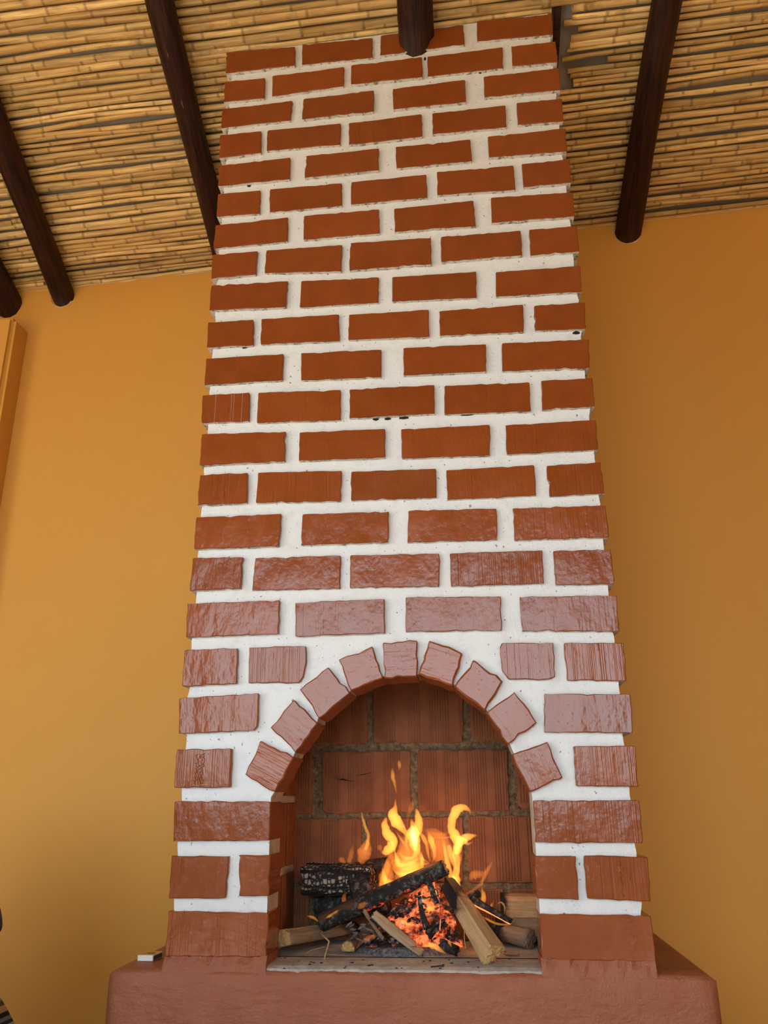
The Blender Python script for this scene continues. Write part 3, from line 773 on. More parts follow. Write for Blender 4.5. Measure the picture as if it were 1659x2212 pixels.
for i, poly in enumerate(ARCH):
    cx = sum(p[0] for p in poly) / 4; cz = sum(p[1] for p in poly) / 4
    loc = [(p[0] - cx, p[1] - cz) for p in poly]
    mo = (Vector(poly[0]) + Vector(poly[1])) / 2 - (Vector(poly[2]) + Vector(poly[3])) / 2
    ang = math.atan2(mo.y, mo.x)
    me = brick_mesh('arch_brick', loc, .118, rng, rough=.0016, under=False, ang=ang, bev=.004 if i in (5, 6) else .0026)
    link('arch_brick', me, M['brick_arch'], fire_place, mat=Matrix.Translation((cx, -.004, cz)) @ Matrix.Rotation(-ang, 4, 'Y'))

# mortar: front slab with the arched hole, edges uneven
FR, BK = .0115, .122
inner = []
ap = [(.2412, -.03), (.2412, .352)]
for i, poly in enumerate(ARCH):
    c = Vector((.562, .37))
    for p in (poly[3], poly[2]):
        pass
    if i == 0: seq = [poly[2], poly[1]]
    elif i in (1, 2): seq = [poly[2], poly[1]]
    elif i in (3, 4): seq = [poly[3], poly[2]]
    elif i in (5, 6, 7): seq = [poly[3], poly[2]]
    else: seq = [poly[3], poly[2]]
    for p in seq:
        v = Vector(p); d = (v - c).normalized()
        ap.append(tuple(v + d * .006))
ap += [(.8770, .345), (.8770, -.03)]
rg = random.Random(3)
outer = []
z = -.03
while z < 2.835:
    outer.append((1.104 + rg.uniform(-.003, .003), z)); z += .021
outer.append((1.104, 2.846)); outer.append((.014, 2.813))
while z > 0:
    z -= .021
    outer.append((.014 + rg.uniform(-.003, .003), max(z, -.03)))
ring = [(p[0], p[1]) for p in ap] + outer
N = len(ring); nin = len(ap)
vs = [(x, FR, z) for x, z in ring] + [(x, BK, z) for x, z in ring]
fs = [tuple(range(N))]; mi = [0]
for i in range(N):
    j = (i + 1) % N
    fs.append((i, j, N + j, N + i)); mi.append(1 if i < nin - 1 else 0)
fs.append(tuple(range(N, 2 * N))[::-1]); mi.append(1)
me = mesh_from('mortar', vs, fs, False, mi)
bm = bmesh.new(); bm.from_mesh(me); bmesh.ops.recalc_face_normals(bm, faces=bm.faces[:])
bmesh.ops.triangulate(bm, faces=[f for f in bm.faces if len(f.verts) > 4]); bm.to_mesh(me); bm.free()
link('mortar', me, [M['mortar'], M['cement']], fire_place)

# body of the chimney behind the face
bm = bmesh.new()
def add_hexa(bm, x0, x1, y0, y1, z0, ztop):
    vv = [bm.verts.new(p) for p in ((x0, y0, z0), (x1, y0, z0), (x1, y1, z0), (x0, y1, z0), (x0, y0, ztop(y0)), (x1, y0, ztop(y0)), (x1, y1, ztop(y1)), (x0, y1, ztop(y1)))]
    for f in ((3, 2, 1, 0), (4, 5, 6, 7), (0, 1, 5, 4), (1, 2, 6, 5), (2, 3, 7, 6), (3, 0, 4, 7)): bm.faces.new([vv[i] for i in f])
WY = .81
FBY = .37
add_hexa(bm, .012, .2215, BK, WY, -.02, lambda y: .80)
add_hexa(bm, .8985, 1.106, BK, WY, -.02, lambda y: .80)
add_hexa(bm, .2215, .8985, FBY + .012, WY, -.02, lambda y: .80)
add_hexa(bm, .012, 1.106, BK, WY, .80, lambda y: ceil_z(y, 0.0))
me = bpy.data.meshes.new('chimney_body'); bm.to_mesh(me); bm.free()
link('chimney_body', me, M['mortar'], fire_place)
bm = bmesh.new()                                                       # bricks of the two returns, out of the photo's sight
rg = random.Random(8)
for sx in (-1, 1):
    for k in range(23):
        yy = .13 + (.0 if k % 2 else -.12)
        while yy < WY - .04:
            a, b = max(yy, .128), min(yy + .24, WY - .008)
            z0 = .005 + k * .1235
            if b - a > .04 and z0 + .09 < ceil_z(b, 0) - .01:
                x0, x1 = (-.0005, .03) if sx < 0 else (1.09, 1.1185)
                add_hexa(bm, x0 + rg.uniform(-.001, .001), x1 + rg.uniform(-.001, .001), a, b, z0, lambda y, z0=z0: z0 + .09)
            yy += .27
me = bpy.data.meshes.new('side_brickwork'); bm.to_mesh(me); bm.free()
tag(link('side_brickwork', me, M['brick'], fire_place), kind='stuff')

# red rendered bed under the lowest course
rg = random.Random(15)
for xa, xb in ((.001, .2465), (.872, 1.120)):
    vs = []; n = 24
    for i in range(n + 1):
        x = xa + (xb - xa) * i / n
        vs += [(x, .004 + rg.uniform(-.003, .003), .006 + rg.uniform(-.004, .003)), (x, -.004 + rg.uniform(-.002, .002), -.012 + rg.uniform(-.003, .003)), (x, -.006, -.03), (x, .12, .004), (x, .12, -.03)]
    fs = []
    for i in range(n):
        a, b = i * 5, (i + 1) * 5
        fs += [(a, b, b + 1, a + 1)[::-1], (a + 1, b + 1, b + 2, a + 2)[::-1], (a, a + 3, b + 3, b)[::-1]]
    fs += [(0, 1, 2, 4, 3), (n * 5, n * 5 + 3, n * 5 + 4, n * 5 + 2, n * 5 + 1)]
    me = mesh_from('mortar_bed', vs, fs, False)
    bm = bmesh.new(); bm.from_mesh(me); bmesh.ops.recalc_face_normals(bm, faces=bm.faces[:]); bm.to_mesh(me); bm.free()
    link('mortar_bed', me, M['plinth'], fire_place)

# plinth with soft worn edges
PX0, PX1, PZ = -.127, 1.246, -.022
bm = bmesh.new()
nx, ny = 70, 1
x0, x1, y0, y1 = PX0, PX1, -.010, .85
secs = [(-.0, Z_FLOOR), (-.0, -.30), (-.0, -.18), (0, -.10), (0, PZ - .030), (.0015, PZ - .012), (.006, PZ - .003), (.014, PZ), (.06, PZ), (.45, PZ), (.79, PZ)]
cols = []
rg = random.Random(2)
for i in range(nx + 1):
    f = i / nx; x = x0 + (x1 - x0) * f
    cr = max(0, .016 - (x - x0)) + max(0, .022 - (x1 - x))
    col = []
    for dy, zz in secs:
        z_ = zz - (cr * .6 if zz >= PZ - .004 else 0)
        w = .0035 * mnoise.noise(Vector((x * 9, zz * 9, dy * 9)))
        col.append(bm.verts.new((x, y0 + dy + cr * .7 * (1 if dy < .02 else 0) + (w if dy < .02 else 0), z_ + (w * .5 if -.2 < zz else 0))))
    cols.append(col)
for i in range(nx):
    for j in range(len(secs) - 1):
        bm.faces.new((cols[i][j], cols[i + 1][j], cols[i + 1][j + 1], cols[i][j + 1]))
for col, flip in ((cols[0], False), (cols[-1], True)):
    b = bm.verts.new((col[0].co.x, .785, Z_FLOOR))
    f = bm.faces.new(col + [b])
bmesh.ops.recalc_face_normals(bm, faces=bm.faces[:])
me = bpy.data.meshes.new('plinth'); bm.to_mesh(me); bm.free()
me.polygons.foreach_set('use_smooth', [True] * len(me.polygons))
link('plinth', me, M['plinth'], fire_place)

# hearth slab, ragged cement front
HZ = -.015
rg = random.Random(6)
n = 60; vs = []
for i in range(n + 1):
    x = .2365 + (.8725 - .2365) * i / n
    yy = -.002 + .005 * mnoise.noise(Vector((x * 14, 0, 0))) + rg.uniform(-.0015, .0015)
    vs += [(x, yy, PZ - .004), (x, yy + .003, PZ + .0025 + rg.uniform(-.001, .001)), (x, yy + .018, HZ), (x, BK + .01, HZ)]
fs = []
for i in range(n):
    for j in range(3): fs.append((i * 4 + j, (i + 1) * 4 + j, (i + 1) * 4 + j + 1, i * 4 + j + 1))
k0 = len(vs); vs += [(.215, BK, HZ), (.905, BK, HZ), (.905, FBY + .02, HZ), (.215, FBY + .02, HZ)]
fs.append((k0, k0 + 1, k0 + 2, k0 + 3))
link('hearth_slab', mesh_from('hearth_slab', vs, fs), M['cement'], fire_place)

# firebox: rough mortar back with ridged hollow clay blocks
fb = link('firebox_wall', box_mesh('firebox_wall', .205, .915, FBY, FBY + .05, HZ, .80), M['sand'], fire_place)
rng = random.Random(31)
def clip_poly(poly, xa, xb, za, zb):
    def cut(ps, f, inter):
        out = []
        for i in range(len(ps)):
            a, b = ps[i], ps[(i + 1) % len(ps)]
            if f(a): out.append(a)
            if f(a) != f(b): out.append(inter(a, b))
        return out
    ix = lambda X: (lambda a, b: (X, a[1] + (b[1] - a[1]) * (X - a[0]) / (b[0] - a[0])))
    iz = lambda Z: (lambda a, b: (a[0] + (b[0] - a[0]) * (Z - a[1]) / (b[1] - a[1]), Z))
    for f, g in ((lambda p: p[0] > xa, ix(xa)), (lambda p: p[0] < xb, ix(xb)), (lambda p: p[1] > za, iz(za)), (lambda p: p[1] < zb, iz(zb))):
        poly = cut(poly, f, g)
    return poly
for poly in FIREBOX:
    poly = clip_poly(poly, .2235, .8965, HZ + .002, .79)
    cx = sum(p[0] for p in poly) / len(poly); cz = sum(p[1] for p in poly) / len(poly)
    me = brick_mesh('firebox_brick', [(p[0] - cx, p[1] - cz) for p in poly], .03, rng, rough=.0012, under=False, round_=.006)
    bm = bmesh.new(); bm.from_mesh(me)                                  # extruded ridges in bands
    xa, xb_ = min(p[0] for p in poly) + .006, max(p[0] for p in poly) - .006
    za, zb = min(p[1] for p in poly) + .004, max(p[1] for p in poly) - .004
    x = xa; band = rng.uniform(.03, .06)
    while x < xb_ - .004:
        if band <= 0:
            x += rng.uniform(.012, .035); band = rng.uniform(.03, .075); continue
        wd = rng.uniform(.0035, .0055)
        c_ = .012 if (x - xa < .012 or xb_ - x < .012) else 0
        vv = [bm.verts.new(p) for p in ((x - cx, .0, za + c_ - cz), (x + wd - cx, .0, za + c_ - cz), (x + wd - cx, .0, zb - cz), (x - cx, .0, zb - cz),
              (x + .0008 - cx, -.0024, za + c_ + .001 - cz), (x + wd - .0008 - cx, -.0024, za + c_ + .001 - cz), (x + wd - .0008 - cx, -.0024, zb - .001 - cz), (x + .0008 - cx, -.0024, zb - .001 - cz))]
        for f in ((4, 5, 6, 7), (0, 1, 5, 4), (1, 2, 6, 5), (2, 3, 7, 6), (3, 0, 4, 7)): bm.faces.new([vv[i] for i in f])
        x += wd + rng.uniform(.0025, .0035); band -= wd + .003
    bm.to_mesh(me); bm.free()
    link('firebox_brick', me, M['fireclay'], fb, (cx, FBY - .007, cz))
for sx, nm in ((-1, 'left'), (1, 'right')):
    xa = .2215 if sx < 0 else .8985
    w = link('firebox_cheek', box_mesh('firebox_cheek', min(xa, xa - sx * .004), max(xa, xa - sx * .004), BK, FBY, HZ, .80), M['cement'], fire_place)
    for k in range(5):
        z0 = .0 + k * .178
        for (ya, yb2) in (((.135, .245), (.262, .362)) if k % 2 else ((.128, .20), (.217, .362))):
            z1 = min(z0 + .16, .79)
            link('firebox_brick', box_mesh('firebox_brick', min(xa + (.004 if sx < 0 else -.004), xa + sx * -.009), max(xa + (.004 if sx < 0 else -.004), xa + sx * -.009), ya, yb2, z0, z1, .002, 1), M['fireclay'], w)
link('firebox_lid', box_mesh('firebox_lid', .2, .92, BK, FBY + .02, .795, .82), M['sand'], fire_place)

# illegible marks pressed into the clay and scratches of the wire: thin raised strokes on four bricks
def strokes(owner, name, lines, w):
    vs, fs = [], []
    for ln in lines:
        for i in range(len(ln) - 1):
            a, b = Vector((ln[i][0], 0, ln[i][1])), Vector((ln[i + 1][0], 0, ln[i + 1][1]))
            d = (b - a).normalized(); s = Vector((d.z, 0, -d.x)) * w
            k = len(vs)
            vs += [a - s, a + s, b + s, b - s, a + Vector((0, -w * .9, 0)), b + Vector((0, -w * .9, 0))]
            fs += [(k, k + 4, k + 5, k + 3), (k + 4, k + 1, k + 2, k + 5), (k, k + 1, k + 4), (k + 3, k + 5, k + 2)]
    link(name, mesh_from(name, vs, fs), M['scratch'] if 'scratch' in name else M['brick'], owner, mat=parent_world(owner) @ Matrix.Translation((0, -.0005, 0)))
rg = random.Random(77)
def scrawl(x, z0, z1, h):
    ln = []; z = z0
    while z < z1:
        ln.append((x + rg.uniform(-h, h), z)); z += rg.uniform(.0015, .0045)
    return ln
bs = {(k, i): o for k, i, o, _, _ in brick_spots}
strokes(bs[(9, 0)], 'pressed_mark', [scrawl(-.012, -.035, .035, .006), scrawl(.004, -.03, .03, .004)], .0007)
strokes(bs[(1, 3)], 'pressed_mark', [scrawl(.01, -.038, .035, .005), scrawl(.028, -.01, .012, .005)], .0007)
strokes(bs[(3, 0)], 'pressed_mark', [scrawl(-.018 + .006 * j, -.038, .036, .0035) for j in range(4)], .0008)
strokes(bs[(0, 0)], 'wire_scratch', [[(-.118 + .236 * q / 16, zc - 2.2 * (-.045 + .236 * q / 16 - .06) ** 2 * 1.0 + .006) for q in range(17)] for zc in (.036, .030, .008, -.014)], .0006)

# ------------------------------------------------------------------ firewood
def smooth(pts, n):
    """Catmull-Rom through tuples"""
    out = []
    P = [pts[0]] + list(pts) + [pts[-1]]
    for i in range(1, len(P) - 2):
        for k in range(n):
            t_ = k / n
            out.append(tuple(.5 * (2 * b + (c - a) * t_ + (2 * a - 5 * b + 4 * c - d) * t_ ** 2 + (3 * b - a - 3 * c + d) * t_ ** 3) for a, b, c, d in zip(P[i - 1], P[i], P[i + 1], P[i + 2])))
    out.append(tuple(pts[-1]))
    return out
def frame(p0, p1, roll=0.0):
    X = (p1 - p0).normalized()
    up = Vector((0, 0, 1)) if abs(X.z) < .95 else Vector((0, 1, 0))
    Y = up.cross(X).normalized(); Z = X.cross(Y)
    Mx = Matrix(((X.x, Y.x, Z.x, p0.x), (X.y, Y.y, Z.y, p0.y), (X.z, Y.z, Z.z, p0.z), (0, 0, 0, 1)))
    return Mx @ Matrix.Rotation(roll, 4, 'X')
def profile(kind, s):
    out = []
    if kind == 'tri':
        cs = [Vector(c) for c in ((.80, .85), (.62, -1.15), (-.10, -.95), (-.85, .45), (-.70, .75))]
        per = [(cs[(i + 1) % 5] - cs[i]).length for i in range(5)]; tot = sum(per)
        for j in range(s):
            d = tot * j / s
            for i in range(5):
                if d <= per[i]: p = cs[i].lerp(cs[(i + 1) % 5], d / per[i]); break
                d -= per[i]
            out.append((p.x, p.y))
        return out
    for j in range(s):
        a = 2 * math.pi * j / s
        if kind == 'round': r = 1.0
        elif kind == 'square':
            r = min(1 / max(abs(math.cos(a)), 1e-6), 1 / max(abs(math.sin(a)), 1e-6)); r = min(r, 1.32)
        elif kind == 'half':
            r = 1.0 if math.sin(a) > -.3 else min(1.0, .3 / max(1e-6, -math.sin(a)))
        elif kind == 'flat':
            r = 1 / math.sqrt((math.cos(a)) ** 2 + (math.sin(a) / .38) ** 2)
        elif kind == 'wedge':
            r = .62 / max(math.cos((a - math.pi / 2 + math.pi / 3) % (2 * math.pi / 3) - math.pi / 3), .45); r = min(r, 1.15)
        out.append((math.cos(a) * r, math.sin(a) * r))
    return out
def log_mesh(name, L, r0, r1, kind, rg, char=lambda f, c, s: 0.0, hot=lambda f, c, s: 0.0, n=22, s=20, lump=.07, jag=.004, bend=0.0):
    pr = profile(kind, s); ph = rg.uniform(0, 99)
    vs, ca, ha, fs = [], [], [], []
    for i in range(n + 1):
        f = i / n; rr = r0 + (r1 - r0) * f
        off_ = bend * math.sin(f * math.pi)
        for j, (c, q) in enumerate(pr):
            k = 1 + lump * mnoise.noise(Vector((f * L * 16 + ph, c * 1.6, q * 1.6))) + lump * .5 * mnoise.noise(Vector((f * L * 60 + ph, c * 5, q * 5)))
            x = f * L + (rg.uniform(-jag, jag) if i in (0, n) else 0)
            vs.append((x, c * rr * k, q * rr * k + off_)); ca.append(char(f, c, q)); ha.append(hot(f, c, q))
    for i in range(n):
        for j in range(s):
            fs.append((i * s + j, i * s + (j + 1) % s, (i + 1) * s + (j + 1) % s, (i + 1) * s + j))
    for base_, x, rr, fl in ((0, 0, r0, False), (n * s, L, r1, True)):
        b = len(vs)
        for j, (c, q) in enumerate(pr):
            vs.append((x + rg.uniform(-jag, jag) * .7, c * rr * .55, q * rr * .55)); ca.append(char(x / L, 0, 0)); ha.append(hot(x / L, 0, 0))
        vs.append((x + rg.uniform(-jag, jag), 0, 0)); ca.append(char(x / L, 0, 0)); ha.append(hot(x / L, 0, 0))
        for j in range(s):
            q1, q2 = (base_ + j, base_ + (j + 1) % s); q3, q4 = b + (j + 1) % s, b + j
            fs.append((q2, q1, q4, q3) if not fl else (q1, q2, q3, q4))
            fs.append((q3, q4, b + s) if not fl else (q4, q3, b + s))
    me = mesh_from(name, vs, fs, kind not in ('square', 'tri', 'wedge'))
    set_attr(me, 'char', ca); set_attr(me, 'hot', ha)
    return me
def wood(name, p0, p1, r0, r1, kind, m, lab, cat, seed, roll=0.0, end=None, group=None, mat2=None, **kw):
    rg = random.Random(seed)
    Mx = frame(p0, p1, roll)
    L = (p1 - p0).length
    me = log_mesh(name, L, r0, r1, kind, rg, **kw)
    o = link(name, me, [m] + ([mat2[0]] if mat2 else []), mat=Mx)
    if mat2:                                                          # one side of the piece is another face of the wood
        for p in me.polygons:
            if mat2[1](p.normal): p.material_index = 1
    tag(o, lab, cat, group)
    if end is not None:                                               # pale cut face as a part of its own
        pr = profile(kind, 20)
        vs, fs = [], []
        for rr, dx in ((1.0, .0), (1.0, -.004), (.6, -.006)):
            for c, q in pr: vs.append((dx + rg.uniform(-.0025, .0025), c * r0 * rr * .985, q * r0 * rr * .985))
        vs.append((-.006, 0, 0))
        for k in range(2):
            for j in range(20): fs.append((k * 20 + (j + 1) % 20, k * 20 + j, (k + 1) * 20 + j, (k + 1) * 20 + (j + 1) % 20))
        for j in range(20): fs.append((40 + (j + 1) % 20, 40 + j, 60))
        em = mesh_from('cut_end', vs, fs)
        set_attr(em, 'char', [0.0] * len(vs))
        tag(link('cut_end', em, end, o, mat=Mx), 'pale cut end')
    return o
def PX(P, px): return px * px_size(P)

# thick alligator-charred log lying at the back left
a, b = at(659, 1899, .285), at(806, 1898, .275)
wood('charred_log', a, b, .036, .034, 'square', M['char_grey'], 'thick blackened log with cracked grey ash scales, lying at the back left of the fire', 'log', 1, roll=.12,
     char=lambda f, c, s: 1.0, hot=lambda f, c, s: max(0, f * 1.1 - .62) if s < .3 else 0, lump=.10)
# its support and the dark chunks around it
wood('burnt_log', at(684, 1962, .315), at(838, 1946, .30), .028, .034, 'round', M['char'], 'black burnt log underneath the cracked grey log at the back left', 'log', 2, char=lambda f, c, s: 1.0)
wood('wood_chunk', at(787, 1876, .315), at(842, 1868, .305), .021, .021, 'half', M['char'], 'dark brown wedge of wood behind the flames, above the cracked grey log', 'wood chunk', 3,
     char=lambda f, c, s: .55 if s > -.2 else 1.0)
wood('wood_stub', at(760, 1928, .225), at(796, 1914, .235), .0265, .0265, 'square', M['char'], 'short square black charred stub standing in front of the cracked grey log', 'wood chunk', 4, roll=.2,
     char=lambda f, c, s: .95)
# the long diagonal log
a, b = at(694, 1992, .235), at(961, 1874, .165)
wood('diagonal_log', a, b, .0225, .0200, 'round', M['char'], 'long dark log leaning diagonally up to the right across the fire', 'log', 5,
     char=lambda f, c, s: .50 + .30 * f - .35 * s + (.2 if .3 < f < .8 else 0), hot=lambda f, c, s: (.46 if s < -.55 and .35 < f < .9 else 0), lump=.09, n=30)
# pale split log coming forward on the right
b = at(1066, 2059, .050); a = at(968, 1908, .20)
wood('split_log', b, a, .0290, .0200, 'tri', M['wood_pale'], 'pale split log with a burnt upper end, propped forward on the right', 'log', 6, roll=.12, end=M['wood_end'],
     mat2=(M['wood_red'], lambda nn: nn.z > .6), char=lambda f, c, s: (f - .46) * 1.9 + .12 * (c > .3) - (.1 if s > .6 else 0), lump=.04, n=30)
# round log in front on the left with a sawn end
a0 = at_z(608, 2067, HZ); a = Vector((a0.x, a0.y + .012, HZ + .029)); b0 = at_z(762, 2033, HZ); b = Vector((b0.x, b0.y + .01, HZ + .024))
wood('sawn_log', a, b, .0300, .0235, 'half', M['wood_bark'], 'grey brown round log with a pale sawn end, lying front left', 'log', 7, roll=-.25, end=M['wood_end'], mat2=(M['wood_pale'], lambda nn: nn.z > .74 or nn.z < -.6),
     char=lambda f, c, s: (f - .62) * 2.0 - .1)
a = at_z(752, 2061, HZ) + Vector((0, 0, .012)); b = at(770, 2026, a.y + .06)
wood('stick_end', a, b, .0175, .009, 'half', M['wood_bark'], 'small pale wood stub between the sawn log and the ash', 'wood chunk', 8, end=M['wood_end'], char=lambda f, c, s: (f - .5))
# pale flat stick slanting down in the middle
a = at_z(911, 2066, HZ) + Vector((0, .0, .007)); b = at(806, 1976, .128)
wood('flat_stick', a, b, .0125, .0165, 'flat', M['wood_grey'], 'flat pale stick with blackened edges slanting down to the front of the ash', 'stick', 9, roll=-.95,
     char=lambda f, c, s: (abs(c) - .80) * 2.4 + max(0, f - .60) * 1.9)
# right side
wood('burnt_stick', at(1020, 1944, .235), at(1103, 1991, .215), .011, .0075, 'round', M['char'], 'thin black stick with a glowing lower edge, right of the split log', 'stick', 10,
     char=lambda f, c, s: 1.0, hot=lambda f, c, s: .95 if s < -.45 else 0, lump=.2)
wood('burnt_chip', at(1003, 1944, .25), at(1034, 1926, .245), .011, .0105, 'wedge', M['char'], 'short black chunk right of the split log top, beneath a thin flame', 'wood chunk', 11, char=lambda f, c, s: 1.0)
a0 = at_z(1146, 2052, HZ); a = Vector((a0.x, a0.y + .01, HZ + .023)); b = at(1052, 2004, a.y + .07)
wood('round_log', a, b, .0235, .019, 'round', M['wood_bark'], 'dark round log lying on the right with its cut end facing out', 'log', 12, end=M['wood_bark'], char=lambda f, c, s: (f - .25) * 1.5 - .25 * (s > .5))
wood('back_log', at(1083, 1958, .315), at(1163, 1960, .315), .030, .030, 'square', M['wood_pale'], 'pale split log at the back right, on top of a darker one', 'log', 13, roll=.1, char=lambda f, c, s: (.35 - f) * 2.2, lump=.04)
wood('back_log', at(1072, 2000, .305), at(1162, 2004, .305), .024, .026, 'square', M['wood_bark'], 'dark split log at the back right, under the pale one', 'log', 14, roll=-.1, char=lambda f, c, s: (.55 - f) * 1.6, lump=.05)
a = at_z(1092, 2064, HZ) + Vector((0, 0, .005)); b = at_z(1120, 2066, HZ) + Vector((0, 0, .005))
wood('bark_chip', a, b, .0095, .006, 'flat', M['wood_red'], 'small flat reddish bark chip on the hearth behind the split log end', 'wood chip', 15)
a = at_z(932, 2091, HZ) + Vector((0, 0, .0025)); b = at_z(957, 2089, HZ) + Vector((0, 0, .003))
wood('char_flake', a, b, .0035, .0045, 'flat', M['char'], 'thin black char flake lying alone at the front of the hearth', 'charcoal', 16, char=lambda f, c, s: 1.0, n=8, s=10)
wood('burnt_end', at(954, 2040, .135), at(986, 2054, .115), .013, .012, 'round', M['char'], 'black charred stick end among the front flames at the bottom', 'stick', 17, char=lambda f, c, s: .9)
wood('bark_strip', at(921, 1890, .13), at(943, 1950, .125), .0085, .006, 'flat', M['ember'], 'black curled bark strip hanging from the diagonal log', 'bark strip', 18, roll=1.3, char=lambda f, c, s: 1.0, hot=lambda f, c, s: .55 if c > .6 else 0, bend=.006)
wood('charcoal_spike', at(906, 1938, .15), at(922, 2004, .13), .006, .0115, 'flat', M['ember'], 'dark pointed charcoal splinter standing upright in the glowing embers', 'charcoal', 19, roll=1.4, char=lambda f, c, s: 1.0, bend=.004)
wood('bark_strip', at(946, 1930, .125), at(950, 2008, .12), .0028, .003, 'flat', M['ember'], 'thin twisted glowing bark strip at the right of the embers', 'bark strip', 20, roll=1.3, char=lambda f, c, s: 1.0, hot=lambda f, c, s: .35 + .5 * f, bend=.004, n=14, s=10)
wood('curled_bark', at(786, 1966, .165), at(828, 2028, .15), .0055, .0045, 'flat', M['wood_bark'], 'thin curled grey bark strip in front of the diagonal log, left of the flat stick', 'bark strip', 21, roll=1.0, char=lambda f, c, s: (f - .6) * .9, bend=-.008, n=16, s=12)
wood('charcoal_lump', at(925, 2018, .135), at(962, 1992, .15), .013, .011, 'wedge', M['ember'], 'dark grey curved charcoal lump right of the glowing embers', 'charcoal', 22, char=lambda f, c, s: 1.0, bend=.006)

# ash heap under the fire
vs, fs = [], []
na, nr = 40, 12
rg = random.Random(9)
cx0, cy0 = .555, .225
for i in range(nr + 1):
    for j in range(na):
        a = 2 * math.pi * j / na; f = i / nr
        ex = .135 + .03 * mnoise.noise(Vector((math.cos(a), math.sin(a), 3))); ey = .095 + .02 * mnoise.noise(Vector((math.cos(a), math.sin(a), 8)))
        x, y = cx0 + ex * f * math.cos(a), cy0 + ey * f * math.sin(a)
        z = HZ - .002 + .060 * max(0, 1 - f ** 1.6) + .010 * mnoise.noise(Vector((x * 50, y * 50, 0))) * (1 - f * .8) + rg.uniform(0, .003) * (f < .98)
        vs.append((x, y, z))
for i in range(nr):
    for j in range(na):
        fs.append((i * na + j, (i + 1) * na + j, (i + 1) * na + (j + 1) % na, i * na + (j + 1) % na))
tag(link('ash_heap', mesh_from('ash_heap', vs, fs), M['ash']), 'grey powdery wood ash heaped under the embers', 'ash', kind='stuff')

# chunks of glowing charcoal
def chunk_mesh(name, sx, sy, sz, rg, hotv):
    bm = bmesh.new(); bmesh.ops.create_icosphere(bm, subdivisions=1, radius=1)
    ph = rg.uniform(0, 99); hot = []
    for v in bm.verts:
        k = 1 + .45 * mnoise.noise(v.co * 1.3 + Vector((ph, 0, 0)))
        c = v.co.copy()
        v.co = Vector((c.x * sx * k, c.y * sy * k, c.z * sz * k))
        hot.append(hotv + .35 * mnoise.noise(c * 1.1 + Vector((0, ph, 0))))
    me = bpy.data.meshes.new(name); bm.to_mesh(me); bm.free()
    set_attr(me, 'char', [1.0] * len(hot)); set_attr(me, 'hot', hot)
    return me
rg = random.Random(40)
def heap_y(py): return .27 - (py - 1900) / 160 * .15
vs, fs, ch_, ho_ = [], [], [], []                                     # the glowing heap itself
NU, NV = 44, 60
for i in range(NV + 1):
    v_ = i / NV; py = 1905 + 142 * v_
    xl = 925 - 150 * v_ ** .75; xr = 945 + 56 * v_ ** .7
    for j in range(NU + 1):
        u_ = j / NU
        P = at(xl + (xr - xl) * u_, py, heap_y(py) + .040 - .03 * math.sin(u_ * math.pi))
        q = P * 70
        k = abs(mnoise.noise(q)) * .014 + mnoise.noise(q * .35) * .014 + mnoise.noise(q * 2.1) * .004
        vs.append(P + Vector((k * .4, -k, k * .3)))
        ch_.append(1.0); ho_.append(.70 + .5 * mnoise.noise(q * .3) - 1.3 * max(0, abs(u_ - .55) - .33) - .5 * max(0, v_ - .75))
for i in range(NV):
    for j in range(NU):
        a = i * (NU + 1) + j
        fs.append((a, a + 1, a + NU + 2, a + NU + 1))
me = mesh_from('ember_bed', vs, fs, True); set_attr(me, 'char', ch_); set_attr(me, 'hot', ho_)
tag(link('ember_bed', me, M['ember']), 'glowing red bed of embers beneath the diagonal log', 'embers', kind='stuff')
hot_spots = []
for k in range(64):
    u = rg.random(); py = 1922 + 118 * u
    xl = 915 - 125 * u ** .75; xr = 945 + 50 * u ** .7
    hot_spots.append((rg.uniform(xl, xr), py, 1.0 if rg.random() < .55 else .1))
for px, py, hv in hot_spots:
    P = at(px, py, heap_y(py) + .004 + rg.uniform(-.006, .006))
    s0 = rg.uniform(.0045, .0085)
    cold = px < 790 or (py > 2015 and px < 900)
    me = chunk_mesh('ember', s0 * rg.uniform(1.2, 2.8), s0 * rg.uniform(.7, 1.1), s0 * rg.uniform(.4, .8), rg, .62 * hv - (.5 if cold else 0))
    o = link('ember', me, M['ember'], mat=Matrix.Translation(P) @ Matrix.Rotation(rg.uniform(-1.3, 1.3), 4, 'Y') @ Matrix.Rotation(rg.uniform(0, 3), 4, 'Z'))
    tag(o, 'charcoal chunk lying on the glowing ember bed under the diagonal log', 'charcoal', 'charcoal chunks on the ember bed')
for k in range(16):                                                   # grey flakes left of the heap
    P = at(rg.uniform(752, 800), rg.uniform(1992, 2034), .17 + rg.uniform(-.02, .02))
    s0 = rg.uniform(.006, .012)
    o = link('ash_flake', chunk_mesh('ash_flake', s0 * 1.3, s0, s0 * .45, rg, 0.0), M['ash'], mat=Matrix.Translation(P) @ Matrix.Rotation(rg.uniform(-.7, .7), 4, 'Y'))
    tag(o, 'grey ash flake piled left of the embers, under the diagonal log', 'ash', 'grey ash flakes left of the embers')
for k in range(26):                                                   # crumbs on the hearth
    P = at_z(rg.uniform(610, 1100), rg.uniform(2068, 2092), HZ + .001)
    s0 = rg.uniform(.0012, .0035)
    o = link('charcoal_crumb', chunk_mesh('charcoal_crumb', s0 * 1.6, s0, s0 * .6, rg, 0.0), M['char'], loc=P)
    tag(o, 'tiny black charcoal crumb scattered on the grey hearth slab', 'charcoal', 'charcoal crumbs on the hearth slab')

